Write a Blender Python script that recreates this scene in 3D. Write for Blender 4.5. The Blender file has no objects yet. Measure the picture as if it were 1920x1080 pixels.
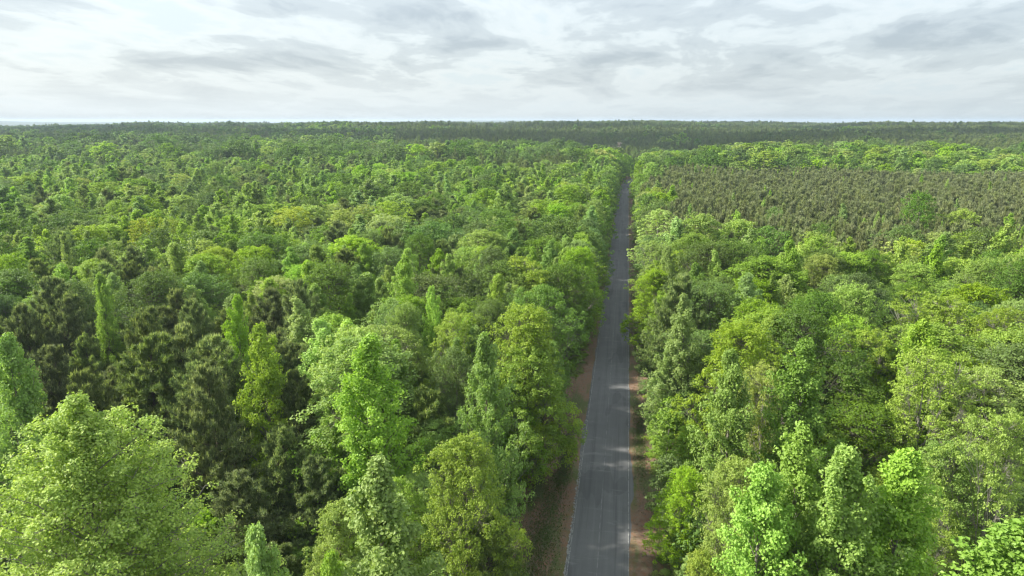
import bpy, math, random
import numpy as np
R = math.radians
# ------------------------------------------------------------------ camera, light, exposure
sc = bpy.context.scene
CAM_H = 40.0
F_PX = 1297.0                      # focal length in pixels of a 1920 px wide frame
PITCH = math.atan(314.0 / F_PX)    # horizon row 226 of 1080
YAW = R(9.28)                      # the camera looks this far anticlockwise of the road (+Y)
cam_data = bpy.data.cameras.new("camera")
cam_data.sensor_width = 36.0
cam_data.lens = 36.0 * F_PX / 1920.0
cam_data.clip_start = 0.5
cam_data.clip_end = 60000.0
cam = bpy.data.objects.new("camera", cam_data)
sc.collection.objects.link(cam)
cam.location = (0.0, 0.0, CAM_H)
cam.rotation_euler = (R(90) - PITCH, 0.0, YAW)
sc.camera = cam

SUN_EL, SUN_AZ = R(38), R(-94)     # azimuth from +Y, negative = to the left (-X)
SUN_DIR = (math.sin(SUN_AZ) * math.cos(SUN_EL), math.cos(SUN_AZ) * math.cos(SUN_EL), math.sin(SUN_EL))
from mathutils import Vector, Matrix
sun_data = bpy.data.lights.new("sun", 'SUN')
sun_data.energy = 4.5
sun_data.angle = R(2.0)
sun_data.color = (1.0, 0.95, 0.86)
sun = bpy.data.objects.new("sun", sun_data)
sc.collection.objects.link(sun)
sun.rotation_euler = Vector(SUN_DIR).to_track_quat('Z', 'Y').to_euler()

sc.render.engine = 'CYCLES'
sc.view_settings.view_transform = 'Standard'
sc.view_settings.look = 'None'
sc.view_settings.exposure = 1.3
sc.view_settings.gamma = 1.0
sc.view_settings.use_curve_mapping = False
sc.cycles.max_bounces = 8
sc.cycles.diffuse_bounces = 4
sc.cycles.transmission_bounces = 5
sc.cycles.glossy_bounces = 1
sc.cycles.volume_bounces = 0
sc.cycles.use_denoising = True
sc.cycles.pixel_filter_type = 'BLACKMAN_HARRIS'
sc.cycles.filter_width = 1.25
sc.cycles.use_adaptive_sampling = True
sc.cycles.adaptive_threshold = 0.02
sc.cycles.caustics_reflective = False
sc.cycles.caustics_refractive = False

world = bpy.data.worlds.new("World")
sc.world = world
world.use_nodes = True


class NT:
    """tiny node-tree helper"""
    def __init__(s, tree):
        s.t = tree
        tree.nodes.clear()

    def n(s, typ, props=None, **inp):
        nd = s.t.nodes.new(typ)
        for k, v in (props or {}).items():
            setattr(nd, k, v)
        for k, v in inp.items():
            key = int(k[1:]) if k[0] == 'i' and k[1:].isdigit() else k.replace('_', ' ')
            s.set(nd.inputs[key], v)
        return nd

    def set(s, sock, v):
        if isinstance(v, bpy.types.NodeSocket):
            s.t.links.new(v, sock)
        elif isinstance(v, bpy.types.Node):
            s.t.links.new(v.outputs[0], sock)
        else:
            sock.default_value = v

    def math(s, op, a, b=0.0, c=0.0, clamp=False):
        nd = s.t.nodes.new('ShaderNodeMath')
        nd.operation = op
        nd.use_clamp = clamp
        for i, v in enumerate((a, b, c)):
            s.set(nd.inputs[i], v)
        return nd.outputs[0]

    def mix(s, f, a, b, blend='MIX'):
        nd = s.t.nodes.new('ShaderNodeMix')
        nd.data_type = 'RGBA'
        nd.blend_type = blend
        nd.clamp_factor = True
        s.set(nd.inputs[0], f)
        for i, v in ((6, a), (7, b)):
            if isinstance(v, tuple) and len(v) == 3:
                v = v + (1.0,)
            s.set(nd.inputs[i], v)
        return nd.outputs[2]

    def noise(s, vec, scale, detail=3.0, rough=0.5, dist=0.0):
        nd = s.n('ShaderNodeTexNoise', Scale=scale, Detail=detail, Roughness=rough, Distortion=dist)
        if vec is not None:
            s.set(nd.inputs['Vector'], vec)
        return nd.outputs[0]

    def remap(s, v, a, b, c=0.0, d=1.0, smooth=False):
        nd = s.t.nodes.new('ShaderNodeMapRange')
        nd.interpolation_type = 'SMOOTHSTEP' if smooth else 'LINEAR'
        s.set(nd.inputs[0], v)
        for i, x in enumerate((a, b, c, d)):
            s.set(nd.inputs[i + 1], x)
        return nd.outputs[0]

    def combine(s, x, y, z):
        nd = s.t.nodes.new('ShaderNodeCombineXYZ')
        for i, v in enumerate((x, y, z)):
            s.set(nd.inputs[i], v)
        return nd.outputs[0]

    def vmath(s, op, a, b=None):
        nd = s.t.nodes.new('ShaderNodeVectorMath')
        nd.operation = op
        s.set(nd.inputs[0], a)
        if b is not None:
            s.set(nd.inputs[1], b)
        return nd.outputs[0]


def build_world():
    g = NT(world.node_tree)
    sky = g.n('ShaderNodeTexSky', dict(sky_type='NISHITA', sun_disc=False, sun_elevation=SUN_EL, sun_rotation=SUN_AZ,
                                       air_density=1.0, dust_density=2.0, ozone_density=1.0))
    skyc = g.vmath('SCALE', sky.outputs[0])
    skyc.node.inputs[3].default_value = 0.10
    tc = g.n('ShaderNodeTexCoord')
    d = tc.outputs['Generated']
    sep = g.n('ShaderNodeSeparateXYZ', Vector=d)
    x, y, z = sep.outputs
    zc = g.math('MAXIMUM', z, 0.0)
    den = g.math('ADD', zc, 0.13)
    p = g.combine(g.math('DIVIDE', x, den), g.math('MULTIPLY', g.math('DIVIDE', y, den), 0.62), 14.3)
    # broken cloud sheet seen in perspective: white edges and gaps, grey bases
    up = g.vmath('SCALE', p)
    up.node.inputs[3].default_value = 0.95
    warp = g.n('ShaderNodeTexNoise', Scale=1.1, Detail=3.0)
    g.set(warp.inputs['Vector'], p)
    wv = g.vmath('SCALE', g.vmath('SUBTRACT', warp.outputs['Color'], (0.5, 0.5, 0.5)))
    wv.node.inputs[3].default_value = 0.55
    pw = g.vmath('ADD', p, wv)
    upw = g.vmath('ADD', up, wv)
    big = g.noise(pw, 1.7, 9.0, 0.56)
    bigu = g.noise(upw, 1.7, 9.0, 0.56)
    huge = g.noise(p, 0.55, 3.0, 0.5, 0.2)
    fine = g.noise(pw, 5.5, 6.0, 0.62)
    thick = g.math('ADD', g.math('ADD', g.math('MULTIPLY', big, 0.60), g.math('MULTIPLY', huge, 0.24)), g.math('MULTIPLY', fine, 0.16))
    slope = g.math('SUBTRACT', big, bigu)
    tt = g.math('SUBTRACT', thick, g.math('MULTIPLY', slope, 0.75))
    side = g.remap(g.math('ADD', g.math('MULTIPLY', x, -0.8), g.math('MULTIPLY', y, 0.1)), -0.6, 0.75, 0.0, 1.0, True)
    rampn = g.t.nodes.new('ShaderNodeValToRGB')
    g.set(rampn.inputs[0], tt)
    cr = rampn.color_ramp
    cr.interpolation = 'EASE'
    stops = ((0.36, (0.300, 0.338, 0.355)), (0.43, (0.336, 0.360, 0.368)), (0.465, (0.318, 0.345, 0.355)), (0.52, (0.262, 0.288, 0.302)), (0.63, (0.196, 0.222, 0.242)))
    cr.elements[0].position = stops[0][0]; cr.elements[0].color = (*stops[0][1], 1)
    cr.elements[1].position = stops[-1][0]; cr.elements[1].color = (*stops[-1][1], 1)
    for ps, c_ in stops[1:-1]:
        e_ = cr.elements.new(ps); e_.color = (*c_, 1)
    cl = g.mix(1.0, rampn.outputs[0], g.mix(side, (0.88, 0.90, 0.915), (0.99, 0.99, 0.98)), 'MULTIPLY')
    cl = g.mix(0.12, cl, skyc)
    # pale band near the horizon
    hz = g.remap(z, 0.0, 0.085, 0.80, 0.0, True)
    hcol = g.mix(side, (0.255, 0.290, 0.305), (0.355, 0.385, 0.392))
    col = g.mix(hz, cl, hcol)
    # an overcast sky grows brighter overhead
    lift = g.math('ADD', 1.0, g.math('MULTIPLY', zc, 1.0))
    lf = g.combine(lift, lift, lift)
    col = g.mix(1.0, col, lf, 'MULTIPLY')
    # below the horizon: plain forest-coloured ground light
    below = g.remap(z, -0.03, -0.005, 1.0, 0.0)
    col = g.mix(below, col, (0.06, 0.08, 0.045))
    bg = g.n('ShaderNodeBackground', Color=col, Strength=1.0)
    out = g.n('ShaderNodeOutputWorld')
    g.t.links.new(bg.outputs[0], out.inputs[0])


build_world()
world.cycles.sampling_method = 'MANUAL'
world.cycles.sample_map_resolution = 512

# ------------------------------------------------------------------ helpers
rng = np.random.default_rng(11)
col_root = sc.collection
cy, sy_ = math.cos(YAW), math.sin(YAW)
FWD = np.array((-sy_ * math.cos(PITCH), cy * math.cos(PITCH), -math.sin(PITCH)))
RIGHT = np.array((cy, sy_, 0.0))
UP = np.cross(RIGHT, FWD)


def project(x, y, z):
    v = np.stack([np.asarray(x, float), np.asarray(y, float), np.asarray(z, float) - CAM_H], -1)
    d = v @ FWD
    dd = np.where(np.abs(d) < 1e-3, 1e-3, d)
    return 960 + F_PX * (v @ RIGHT) / dd, 540 - F_PX * (v @ UP) / dd, d


def unproject(px, py, z):
    """the point at height z seen at photograph pixel (px, py)"""
    r = FWD + RIGHT * (px - 960) / F_PX + UP * (540 - py) / F_PX
    t = (z - CAM_H) / r[2]
    return r[0] * t, r[1] * t, t


def sstep(a, b, v):
    t = np.clip((v - a) / (b - a), 0, 1)
    return t * t * (3 - 2 * t)


def road_x(y):
    """centre line of the road"""
    y = np.asarray(y, float)
    a = np.clip(y - 385, 0, 90)
    b = np.clip(y - 475, 0, None); c = np.clip(y - 475, 0, 130); d = np.clip(y - 605, 0, None)
    return -1.22 + a * a * 0.0004 + b * 0.072 + c * c * 0.0009 + d * 0.234


def terrain(x, y):
    x = np.asarray(x, float); y = np.asarray(y, float)
    d = np.hypot(x, y)
    a = x / np.maximum(y, 1.0)
    ridge = sstep(-1.2, -0.1, a)
    z = sstep(430, 1350, d) * (3.0 + 8.0 * ridge)
    z = z + sstep(60, 400, d) * (1.1 * np.sin(x * 0.013 + 1.0) * np.cos(y * 0.011))* sstep(14, 60, np.abs(x - road_x(y)))
    z = z + sstep(500, 1200, d) * (2.4 * np.sin(x * 0.0042 + 0.6) * np.sin(y * 0.0031 + 1.2) + 1.6 * np.sin(x * 0.0101 + 2.0) * np.sin(y * 0.0053))
    z = z - sstep(480, 600, y) * (1 - sstep(700, 1000, y)) * 7.0 * (1 - sstep(40, 160, np.abs(x)))
    z = z + sstep(800, 1500, d) * (1.8 * np.sin(a * 17 + 1.0) + 1.3 * np.sin(a * 41 + 0.5) + 3.0 * np.exp(-((a + 0.07) / 0.09) ** 2))
    z = z - sstep(2600, 4200, d) * 26 + sstep(5200, 8500, d) * (24 + 26 * (0.5 + 0.5 * np.sin(a * 7.0 + 2.4)) * (1 + 0.3 * np.sin(a * 23)))
    return z


def tag(o, label=None, cat=None, group=None, kind=None):
    if label: o['label'] = label
    if cat: o['category'] = cat
    if group: o['group'] = group
    if kind: o['kind'] = kind
    return o


def mesh_np(name, V, faces, mats, mat_idx=None, tint=None, smooth=False, uniform=None):
    """V (n,3); faces: list of (k, array (m,k)) blocks"""
    me = bpy.data.meshes.new(name)
    V = np.asarray(V, np.float32)
    me.vertices.add(len(V))
    me.vertices.foreach_set('co', V.ravel())
    loops = np.concatenate([f.ravel() for f in faces]).astype(np.int32)
    sizes = np.concatenate([np.full(len(f), f.shape[1]) for f in faces]).astype(np.int32)
    starts = np.concatenate([[0], np.cumsum(sizes)[:-1]]).astype(np.int32)
    me.loops.add(len(loops))
    me.loops.foreach_set('vertex_index', loops)
    me.polygons.add(len(sizes))
    me.polygons.foreach_set('loop_start', starts)
    me.polygons.foreach_set('loop_total', sizes)
    if mat_idx is not None:
        me.polygons.foreach_set('material_index', np.asarray(mat_idx, np.int32))
    for m in mats:
        me.materials.append(m)
    me.update(calc_edges=True)
    if tint is not None:
        at = me.attributes.new('tint', 'FLOAT', 'FACE')
        at.data.foreach_set('value', np.asarray(tint, np.float32))
    me.polygons.foreach_set('use_smooth', np.full(len(sizes), smooth))
    return me


def link(name, data, parent=None):
    o = bpy.data.objects.new(name, data)
    col_root.objects.link(o)
    if parent is not None:
        o.parent = parent
    return o


# ------------------------------------------------------------------ materials
def leaf_material(name, a, b, trans=0.42, rough=0.5, hue=0.03, val=0.22, spec=0.25, tcol=(1.12, 1.18, 0.55)):
    m = bpy.data.materials.new(name)
    m.use_nodes = True
    g = NT(m.node_tree)
    at = g.n('ShaderNodeAttribute', dict(attribute_name='tint'))
    oi = g.n('ShaderNodeObjectInfo')
    c = g.mix(at.outputs['Fac'], a, b)
    r = oi.outputs['Random']
    hs = g.n('ShaderNodeHueSaturation', Color=c,
             Hue=g.remap(r, 0, 1, 0.5 - hue, 0.5 + hue),
             Saturation=g.remap(g.math('FRACT', g.math('MULTIPLY', r, 17.31)), 0, 1, 0.82, 1.1),
             Value=g.remap(g.math('FRACT', g.math('MULTIPLY', r, 7.77)), 0, 1, 1 - val, 1 + val))
    c = g.mix(1.0, hs.outputs[0], oi.outputs['Color'], 'MULTIPLY')
    bs = g.n('ShaderNodeBsdfPrincipled', Base_Color=c, Roughness=rough)
    bs.inputs['Specular IOR Level'].default_value = spec
    tr = g.n('ShaderNodeBsdfTranslucent', Color=g.mix(1.0, c, tcol, 'MULTIPLY'))
    mx = g.n('ShaderNodeMixShader', i0=trans, i1=bs.outputs[0], i2=tr.outputs[0])
    out = g.n('ShaderNodeOutputMaterial')
    g.t.links.new(mx.outputs[0], out.inputs[0])
    return m


def bark_material(name, c1, c2):
    m = bpy.data.materials.new(name)
    m.use_nodes = True
    g = NT(m.node_tree)
    tc = g.n('ShaderNodeTexCoord')
    mp = g.n('ShaderNodeMapping', Vector=tc.outputs['Object'])
    mp.inputs['Scale'].default_value = (1, 1, 0.25)
    c = g.mix(g.remap(g.noise(mp.outputs[0], 5.0, 5.0, 0.65), 0.3, 0.7), c1, c2)
    bs = g.n('ShaderNodeBsdfPrincipled', Base_Color=c, Roughness=0.9)
    out = g.n('ShaderNodeOutputMaterial')
    g.t.links.new(bs.outputs[0], out.inputs[0])
    return m


M_POPLAR = leaf_material('poplar_leaf', (0.185, 0.305, 0.042), (0.330, 0.475, 0.086), hue=0.008, val=0.14)
M_GUM = leaf_material('sweetgum_leaf', (0.162, 0.280, 0.048), (0.290, 0.425, 0.096), hue=0.008, val=0.14)
M_OAK = leaf_material('oak_leaf', (0.082, 0.155, 0.022), (0.155, 0.258, 0.038), hue=0.008, trans=0.38, val=0.16)
M_MAPLE = leaf_material('maple_leaf', (0.165, 0.290, 0.027), (0.300, 0.440, 0.050), hue=0.008, val=0.14)
M_HICK = leaf_material('hickory_leaf', (0.210, 0.300, 0.055), (0.340, 0.440, 0.092), hue=0.008, val=0.12)
M_SYC = leaf_material('sycamore_leaf', (0.190, 0.312, 0.034), (0.490, 0.620, 0.072), hue=0.0, val=0.02)
M_PINE = leaf_material('pine_needle', (0.098, 0.150, 0.048), (0.370, 0.415, 0.130), trans=0.40, rough=0.55, hue=0.008, val=0.15,
                       tcol=(1.05, 1.15, 0.7))
M_YPINE = leaf_material('young_pine_needle', (0.128, 0.158, 0.062), (0.340, 0.375, 0.150), trans=0.32, rough=0.55, hue=0.008, val=0.18,
                        tcol=(1.05, 1.12, 0.7))
M_BARK = bark_material('grey_bark', (0.10, 0.085, 0.065), (0.24, 0.215, 0.18))
M_PBARK = bark_material('pine_bark', (0.06, 0.048, 0.036), (0.13, 0.105, 0.08))
M_PALEBARK = bark_material('pale_bark', (0.16, 0.145, 0.12), (0.33, 0.30, 0.26))

# ------------------------------------------------------------------ tree builder


def unit(v):
    return v / np.maximum(np.linalg.norm(v, axis=-1, keepdims=True), 1e-6)


def tubes(paths, radii, sides):
    """paths (n,p,3), radii (n,p) -> V, quads"""
    n, p, _ = paths.shape
    if n == 0:
        return np.zeros((0, 3)), np.zeros((0, 4), int)
    t = unit(np.gradient(paths, axis=1))
    ref = np.where(np.abs(t[..., 2:3]) > 0.9, np.array((1.0, 0, 0)), np.array((0, 0, 1.0)))
    u = unit(np.cross(t, ref)); w = np.cross(t, u)
    ang = np.arange(sides) * 2 * np.pi / sides
    ring = (u[:, :, None, :] * np.cos(ang)[None, None, :, None] + w[:, :, None, :] * np.sin(ang)[None, None, :, None])
    V = paths[:, :, None, :] + ring * radii[:, :, None, None]
    idx = np.arange(n * p * sides).reshape(n, p, sides)
    a = idx[:, :-1, :]; b = np.roll(a, -1, axis=2); d = idx[:, 1:, :]; c = np.roll(d, -1, axis=2)
    q = np.stack([a, b, c, d], -1).reshape(-1, 4)
    return V.reshape(-1, 3), q


SPEC = {
    # prof(u) crown half-width at relative crown height u, base = where the crown starts
    'poplar': dict(H=19, Rr=0.27, base=0.12, prof=lambda u: np.clip(1 - u ** 1.55, 0.01, 1) ** 0.62 * (1 - 0.18 * u) * (0.72 + 0.28 * np.minimum(1, u * 4)), elev=(30, 66), nb=70, ncl=12, rc=0.52, flat=1.1,
                   nl=40, leaf=0.215, droop=0.45, mat='M_POPLAR', bark='M_BARK', jag=0.46),
    'sweetgum': dict(H=18, Rr=0.28, base=0.12, prof=lambda u: (1 - u ** 1.3) ** 0.8 * (0.75 + 0.25 * np.minimum(1, u * 5)), elev=(18, 60), nb=70, ncl=12, rc=0.48, flat=0.95,
                     nl=38, leaf=0.195, droop=0.3, mat='M_GUM', bark='M_BARK', jag=0.40),
    'oak': dict(H=17, Rr=0.36, base=0.18, prof=lambda u: np.sqrt(np.clip(1 - (np.abs(u - 0.33) / 0.68) ** 1.8, 0.02, 1)), elev=(30, 64), nb=36, ncl=30, rc=0.55, flat=0.8,
                nl=34, leaf=0.175, droop=0.1, mat='M_OAK', bark='M_BARK', jag=0.26, lobe=0.44),
    'maple': dict(H=17, Rr=0.32, base=0.12, prof=lambda u: np.sqrt(np.clip(1 - (np.abs(u - 0.28) / 0.73) ** 1.6, 0.02, 1)), elev=(35, 66), nb=38, ncl=28, rc=0.50, flat=0.8,
                  nl=36, leaf=0.185, droop=0.2, mat='M_MAPLE', bark='M_BARK', jag=0.34, lobe=0.42),
    'hickory': dict(H=17, Rr=0.32, base=0.18, prof=lambda u: np.sqrt(np.clip(1 - (np.abs(u - 0.38) / 0.66) ** 2.0, 0.05, 1)), elev=(45, 68), nb=48, ncl=20, rc=0.46, flat=0.50,
                    nl=30, leaf=0.18, droop=0.25, mat='M_HICK', bark='M_PALEBARK', jag=0.30, lobe=0.30),
    'sycamore': dict(H=25, Rr=0.40, base=0.2, prof=lambda u: (1 - u) ** 0.52 * (0.80 + 0.20 * np.minimum(1, u * 4)), elev=(25, 50), nb=170, ncl=26, rc=0.50, flat=0.8,
                     nl=34, leaf=0.155, droop=0.3, mat='M_SYC', bark='M_PALEBARK', jag=0.12),
    'pine': dict(H=18, Rr=0.25, base=0.24, prof=lambda u: (1 - u) ** 0.45 * (0.65 + 0.35 * np.minimum(1, u * 3)), elev=(12, 56), nb=80, ncl=26, rc=0.3, flat=1,
                 nl=24, leaf=0.40, droop=0, mat='M_PINE', bark='M_PBARK', jag=0.34),
    'young_pine': dict(H=13, Rr=0.19, base=0.12, prof=lambda u: (1 - u) ** 0.6 * (0.7 + 0.3 * np.minimum(1, u * 3)), elev=(12, 60), nb=64, ncl=16, rc=0.3, flat=1,
                       nl=18, leaf=0.36, droop=0, mat='M_YPINE', bark='M_PBARK', jag=0.25),
}
# detail levels: share of branches, clusters per branch, leaves per cluster, leaf size factor
LOD = {0: (1.0, 1.0, 1.0, 1.0), 1: (0.75, 0.66, 0.62, 1.6), 2: (0.5, 0.5, 0.45, 2.7), 3: (0.26, 0.34, 0.36, 5.0)}
LODL = {0: (1.0, 1.0, 1.0, 1.0), 1: (1.0, 0.55, 0.55, 1.6), 2: (0.85, 0.34, 0.36, 2.7), 3: (0.6, 0.18, 0.28, 4.8)}
LODP = {0: (1.0, 1.0, 1.0, 1.0), 1: (0.75, 0.6, 0.62, 1.45), 2: (0.5, 0.42, 0.5, 2.2), 3: (0.3, 0.26, 0.42, 3.8)}


def grow(kind, seed, lod, leaf_mul=1.0):
    """returns trunk (V,F), branch (V,F), crown (V, tris, tint) of one tree of nominal size"""
    s = SPEC[kind]
    g = np.random.default_rng(seed * 977 + 13)
    L = (LODP if 'pine' in kind else LODL if 'lobe' in s else LOD)[lod]
    H = s['H']; Rm = H * s['Rr']; zb = H * s['base']
    nb = max(8, int(s['nb'] * L[0])); ncl = max(3, int(round(s['ncl'] * L[1])))
    # trunk, slightly bent
    tz = np.linspace(0, H * 0.97, 9)
    bend = g.normal(0, 0.012 * H, 2); ph = g.uniform(0, 6.28)
    tx = bend[0] * (tz / H) ** 2 + 0.05 * np.sin(tz * 0.6 + ph); ty = bend[1] * (tz / H) ** 2 + 0.05 * np.cos(tz * 0.5 + ph)
    trunk = np.stack([tx, ty, tz], 1)
    r0 = H * 0.0115
    tr = r0 * (1 - tz / H) ** 0.8 + 0.02
    tr[0] *= 1.35

    def on_trunk(z):
        return np.stack([np.interp(z, tz, tx), np.interp(z, tz, ty), z], -1)
    u = (np.arange(nb) + g.uniform(0, 1, nb)) / nb
    if 'pine' in kind:
        u = np.round(u * 16) / 16 + g.normal(0, 0.008, nb); u = np.clip(u, 0.0, 0.985)
    az = np.arange(nb) * 2.39996 + g.uniform(-0.5, 0.5, nb)
    # lumpy outline
    lump = 1 + g.uniform(0.05, 0.22) * np.cos(az + g.uniform(0, 6.28))
    for k in range(1, 5):
        lump += s['jag'] * 0.55 * np.cos(k * az + g.uniform(0, 6.28) + u * g.uniform(3, 9)) / k ** 0.4
    rr = Rm * s['prof'](u) * np.clip(lump, 0.55, 1.5) * g.uniform(0.80, 1.10, nb)
    ze = zb + u * (H - zb) * 0.985
    lobe = s.get('lobe')
    if lobe:
        rl = Rm * lobe * g.uniform(0.75, 1.25, nb)
        rr = np.maximum(rr - rl * 0.75, 0.1 * Rm)
        ze = np.minimum(ze, H - rl * 0.75)
    el = np.radians(np.interp(u, (0, 1), s['elev']) + g.normal(0, 6, nb))
    za = np.clip(ze - rr * np.tan(el) , H * 0.12 + 0 * ze, None)
    za = np.minimum(za, ze)
    A = on_trunk(za)
    E = on_trunk(ze) * np.array((1, 1, 0)) + np.stack([np.cos(az) * rr, np.sin(az) * rr, ze], 1)
    mid = A * 0.45 + E * 0.55 + np.stack([0 * rr, 0 * rr, rr * (0.10 if 'pine' not in kind else -0.05)], 1) + g.normal(0, 0.05 * Rm, (nb, 3))
    P = np.stack([A, mid * 0.5 + (A * 0.8 + E * 0.2) * 0.5, mid, E], 1)
    br0 = 0.012 + 0.012 * rr
    BR = np.stack([br0, br0 * 0.75, br0 * 0.5, br0 * 0.16], 1)
    # clusters
    fr = np.linspace(0.36, 1.0, ncl)[None, :] + g.uniform(-0.05, 0.03, (nb, ncl))
    fr = np.clip(fr, 0.2, 1.0)
    seg = np.clip(fr * 3, 0, 2.999); i0 = seg.astype(int); w = (seg - i0)[..., None]
    bi = np.arange(nb)[:, None]
    C0 = P[bi, i0] * (1 - w) + P[bi, i0 + 1] * w
    dirb = unit(E - A)
    side = g.normal(0, 1, (nb, ncl, 3))
    side[..., 2] = np.abs(side[..., 2]) * 0.35 + (0.15 if 'pine' not in kind else 0.1)
    side = unit(side - 0.6 * dirb[:, None, :] * (side @ dirb[:, :, None] if False else (side * dirb[:, None, :]).sum(-1, keepdims=True)))
    sl = (rr[:, None] * (0.44 - 0.26 * np.abs(fr - 0.55)) * g.uniform(0.35, 1.1, (nb, ncl)) * np.clip(1.25 - fr, 0.12, 1))[..., None]
    C = C0 + side * sl
    if 'pine' in kind:
        C[..., 2] += 0.10 + 0.12 * fr
    if lobe:
        # a billow of twigs round the end of every limb
        dl = unit(g.normal(0, 1, (nb, ncl, 3)) + np.array((0, 0, 0.55)) + 0.55 * dirb[:, None, :] * np.array((1, 1, 0)))
        C = E[:, None, :] + dl * rl[:, None, None] * g.uniform(0.55, 1.05, (nb, ncl, 1)) * np.array((1, 1, 0.8))
        C0 = E[:, None, :] * 0.6 + C0 * 0.4
    # leader
    nt = max(3, int(9 * L[0]))
    zt = np.linspace(0.80, 0.985, nt) * H
    T = on_trunk(zt) + g.normal(0, 0.12, (nt, 3))
    out_d = unit(C.reshape(-1, 3) - np.array((0, 0, 0.35 * H)))
    Call = np.concatenate([C.reshape(-1, 3), T]); Oall = np.concatenate([unit(out_d + 0.0), np.tile((0, 0, 1.0), (nt, 1))])
    nc = len(Call)
    nl = max(4, int(round(s['nl'] * L[2])))
    leaf = s['leaf'] * L[3] * leaf_mul
    ctint = g.uniform(0, 1, nc)
    big = 1 + (L[3] - 1) * 0.28
    if 'pine' in kind:
        # needle tufts: spiky fans round an upturned twig tip
        axis = unit(Oall * 0.7 + np.array((0, 0, 0.9)) + g.normal(0, 0.25, (nc, 3)))
        D = unit(axis[:, None, :] * 0.85 + g.normal(0, 0.62, (nc, nl, 3)))
        B = Call[:, None, :] - axis[:, None, :] * g.uniform(-0.05, 0.28, (nc, nl, 1)) * big + g.normal(0, 0.06 * big, (nc, nl, 3))
        ln = leaf * g.uniform(0.75, 1.2, (nc, nl, 1))
        wd = (0.036 * L[3] ** 1.15) * g.uniform(0.8, 1.2, (nc, nl, 1))
        S = unit(np.cross(D, g.normal(0, 1, (nc, nl, 3))))
        V = np.stack([B - S * wd, B + S * wd, B + D * ln], 2).reshape(-1, 3)
        F = np.arange(len(V)).reshape(-1, 3)
        tint = np.repeat(np.clip(ctint * 0.35 + g.uniform(0, 0.15, nc), 0, 1), nl)
        # pale upright candles
        nk = 3 if lod == 0 else 2 if lod < 2 else 1
        sel = np.repeat(np.where((g.uniform(0, 1, nc) < 0.75) & (Oall[:, 2] > -0.1))[0], nk)
        k = len(sel)
        kb = Call[sel] + g.normal(0, 0.13 * big, (k, 3)); kl = g.uniform(0.22, 0.46, (k, 1)) * L[3] ** 0.8
        a2 = g.uniform(0, 6.28, k); sd = np.stack([np.cos(a2), np.sin(a2), 0 * a2], 1) * 0.034 * L[3]
        up = unit(np.array((0, 0, 1.0)) + g.normal(0, 0.12, (k, 3)))
        V2 = np.stack([kb - sd, kb + sd, kb + up * kl], 1).reshape(-1, 3)
        F2 = np.arange(len(V2)).reshape(-1, 3) + len(V)
        V = np.concatenate([V, V2]); F = np.concatenate([F, F2])
        tint = np.concatenate([tint, g.uniform(0.75, 1.0, k)])
    else:
        rc = s['rc'] * g.uniform(0.65, 1.3, (nc, 1, 1)) * (1 + (L[3] - 1) * 0.12)
        d = unit(g.normal(0, 1, (nc, nl, 3)))
        d[..., 2] = np.where(g.uniform(0, 1, d.shape[:2]) < 0.6, np.abs(d[..., 2]), d[..., 2])
        rad = g.uniform(0.35, 1.0, (nc, nl, 1)) ** 0.6
        off = d * rc * rad
        off[..., 2] *= s['flat']
        pos = Call[:, None, :] + off
        nrm = unit(d * 0.7 + np.array((0, 0, 0.65)) + g.normal(0, 0.45, (nc, nl, 3)) + Oall[:, None, :] * 0.3)
        ax = unit(np.cross(nrm, g.normal(0, 1, (nc, nl, 3))))
        ax = unit(ax + np.array((0, 0, -s['droop'])) )
        sd = unit(np.cross(nrm, ax))
        nn = np.cross(ax, sd)
        ll = leaf * g.uniform(0.6, 1.3, (nc, nl, 1))
        v0 = pos - ax * ll * 0.5
        v2 = pos + ax * ll * 0.5 - nn * ll * 0.10
        v1 = pos + sd * ll * 0.42 + nn * ll * 0.10 - ax * ll * 0.05
        v3 = pos - sd * ll * 0.42 + nn * ll * 0.10 - ax * ll * 0.05
        V = np.stack([v0, v1, v2, v3], 2).reshape(-1, 3)
        n = len(V) // 4
        b = np.arange(n)[:, None] * 4
        F = np.concatenate([b + np.array((0, 1, 2)), b + np.array((0, 2, 3))], 1).reshape(-1, 3)
        t1 = np.clip(0.55 * np.repeat(ctint, nl) + g.uniform(0, 0.45, n), 0, 1)
        tint = np.repeat(t1, 2)
    TV, TF = tubes(trunk[None], tr[None], 8 if lod == 0 else 5 if lod == 1 else 3)
    if lod <= 1:
        BV, BF = tubes(P, BR, 4 if lod == 0 else 3)
        if lod == 0:
            a = C0.reshape(-1, 3); e = C.reshape(-1, 3)
            tw = np.stack([a, e], 1)
            rw = np.tile((0.016, 0.006), (len(tw), 1)) * (1.2 if kind in ('hickory', 'sycamore') else 1.0)
            WV, WF = tubes(tw, rw, 3)
            BF = np.concatenate([BF, WF + len(BV)]); BV = np.concatenate([BV, WV])
    else:
        BV, BF = np.zeros((0, 3)), np.zeros((0, 4), int)
    return (TV, TF), (BV, BF), (V, F, tint)


MESHES = {}


def tree_meshes(kind, var, lod):
    """(trunk, branches, crown) meshes of a variant, built once"""
    key = (kind, var, lod)
    if key not in MESHES:
        T, B, C = grow(kind, hash_seed(kind) + var, lod)
        s = SPEC[kind]; bark = globals()[s['bark']]; mat = globals()[s['mat']]
        tm = mesh_np('trunk', T[0], [T[1]], [bark], smooth=True)
        bm = mesh_np('branches', B[0], [B[1]], [bark], smooth=True) if len(B[0]) else None
        cm = mesh_np('crown', C[0], [C[1]], [mat], tint=C[2])
        MESHES[key] = (tm, bm, cm)
    return MESHES[key]


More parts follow.
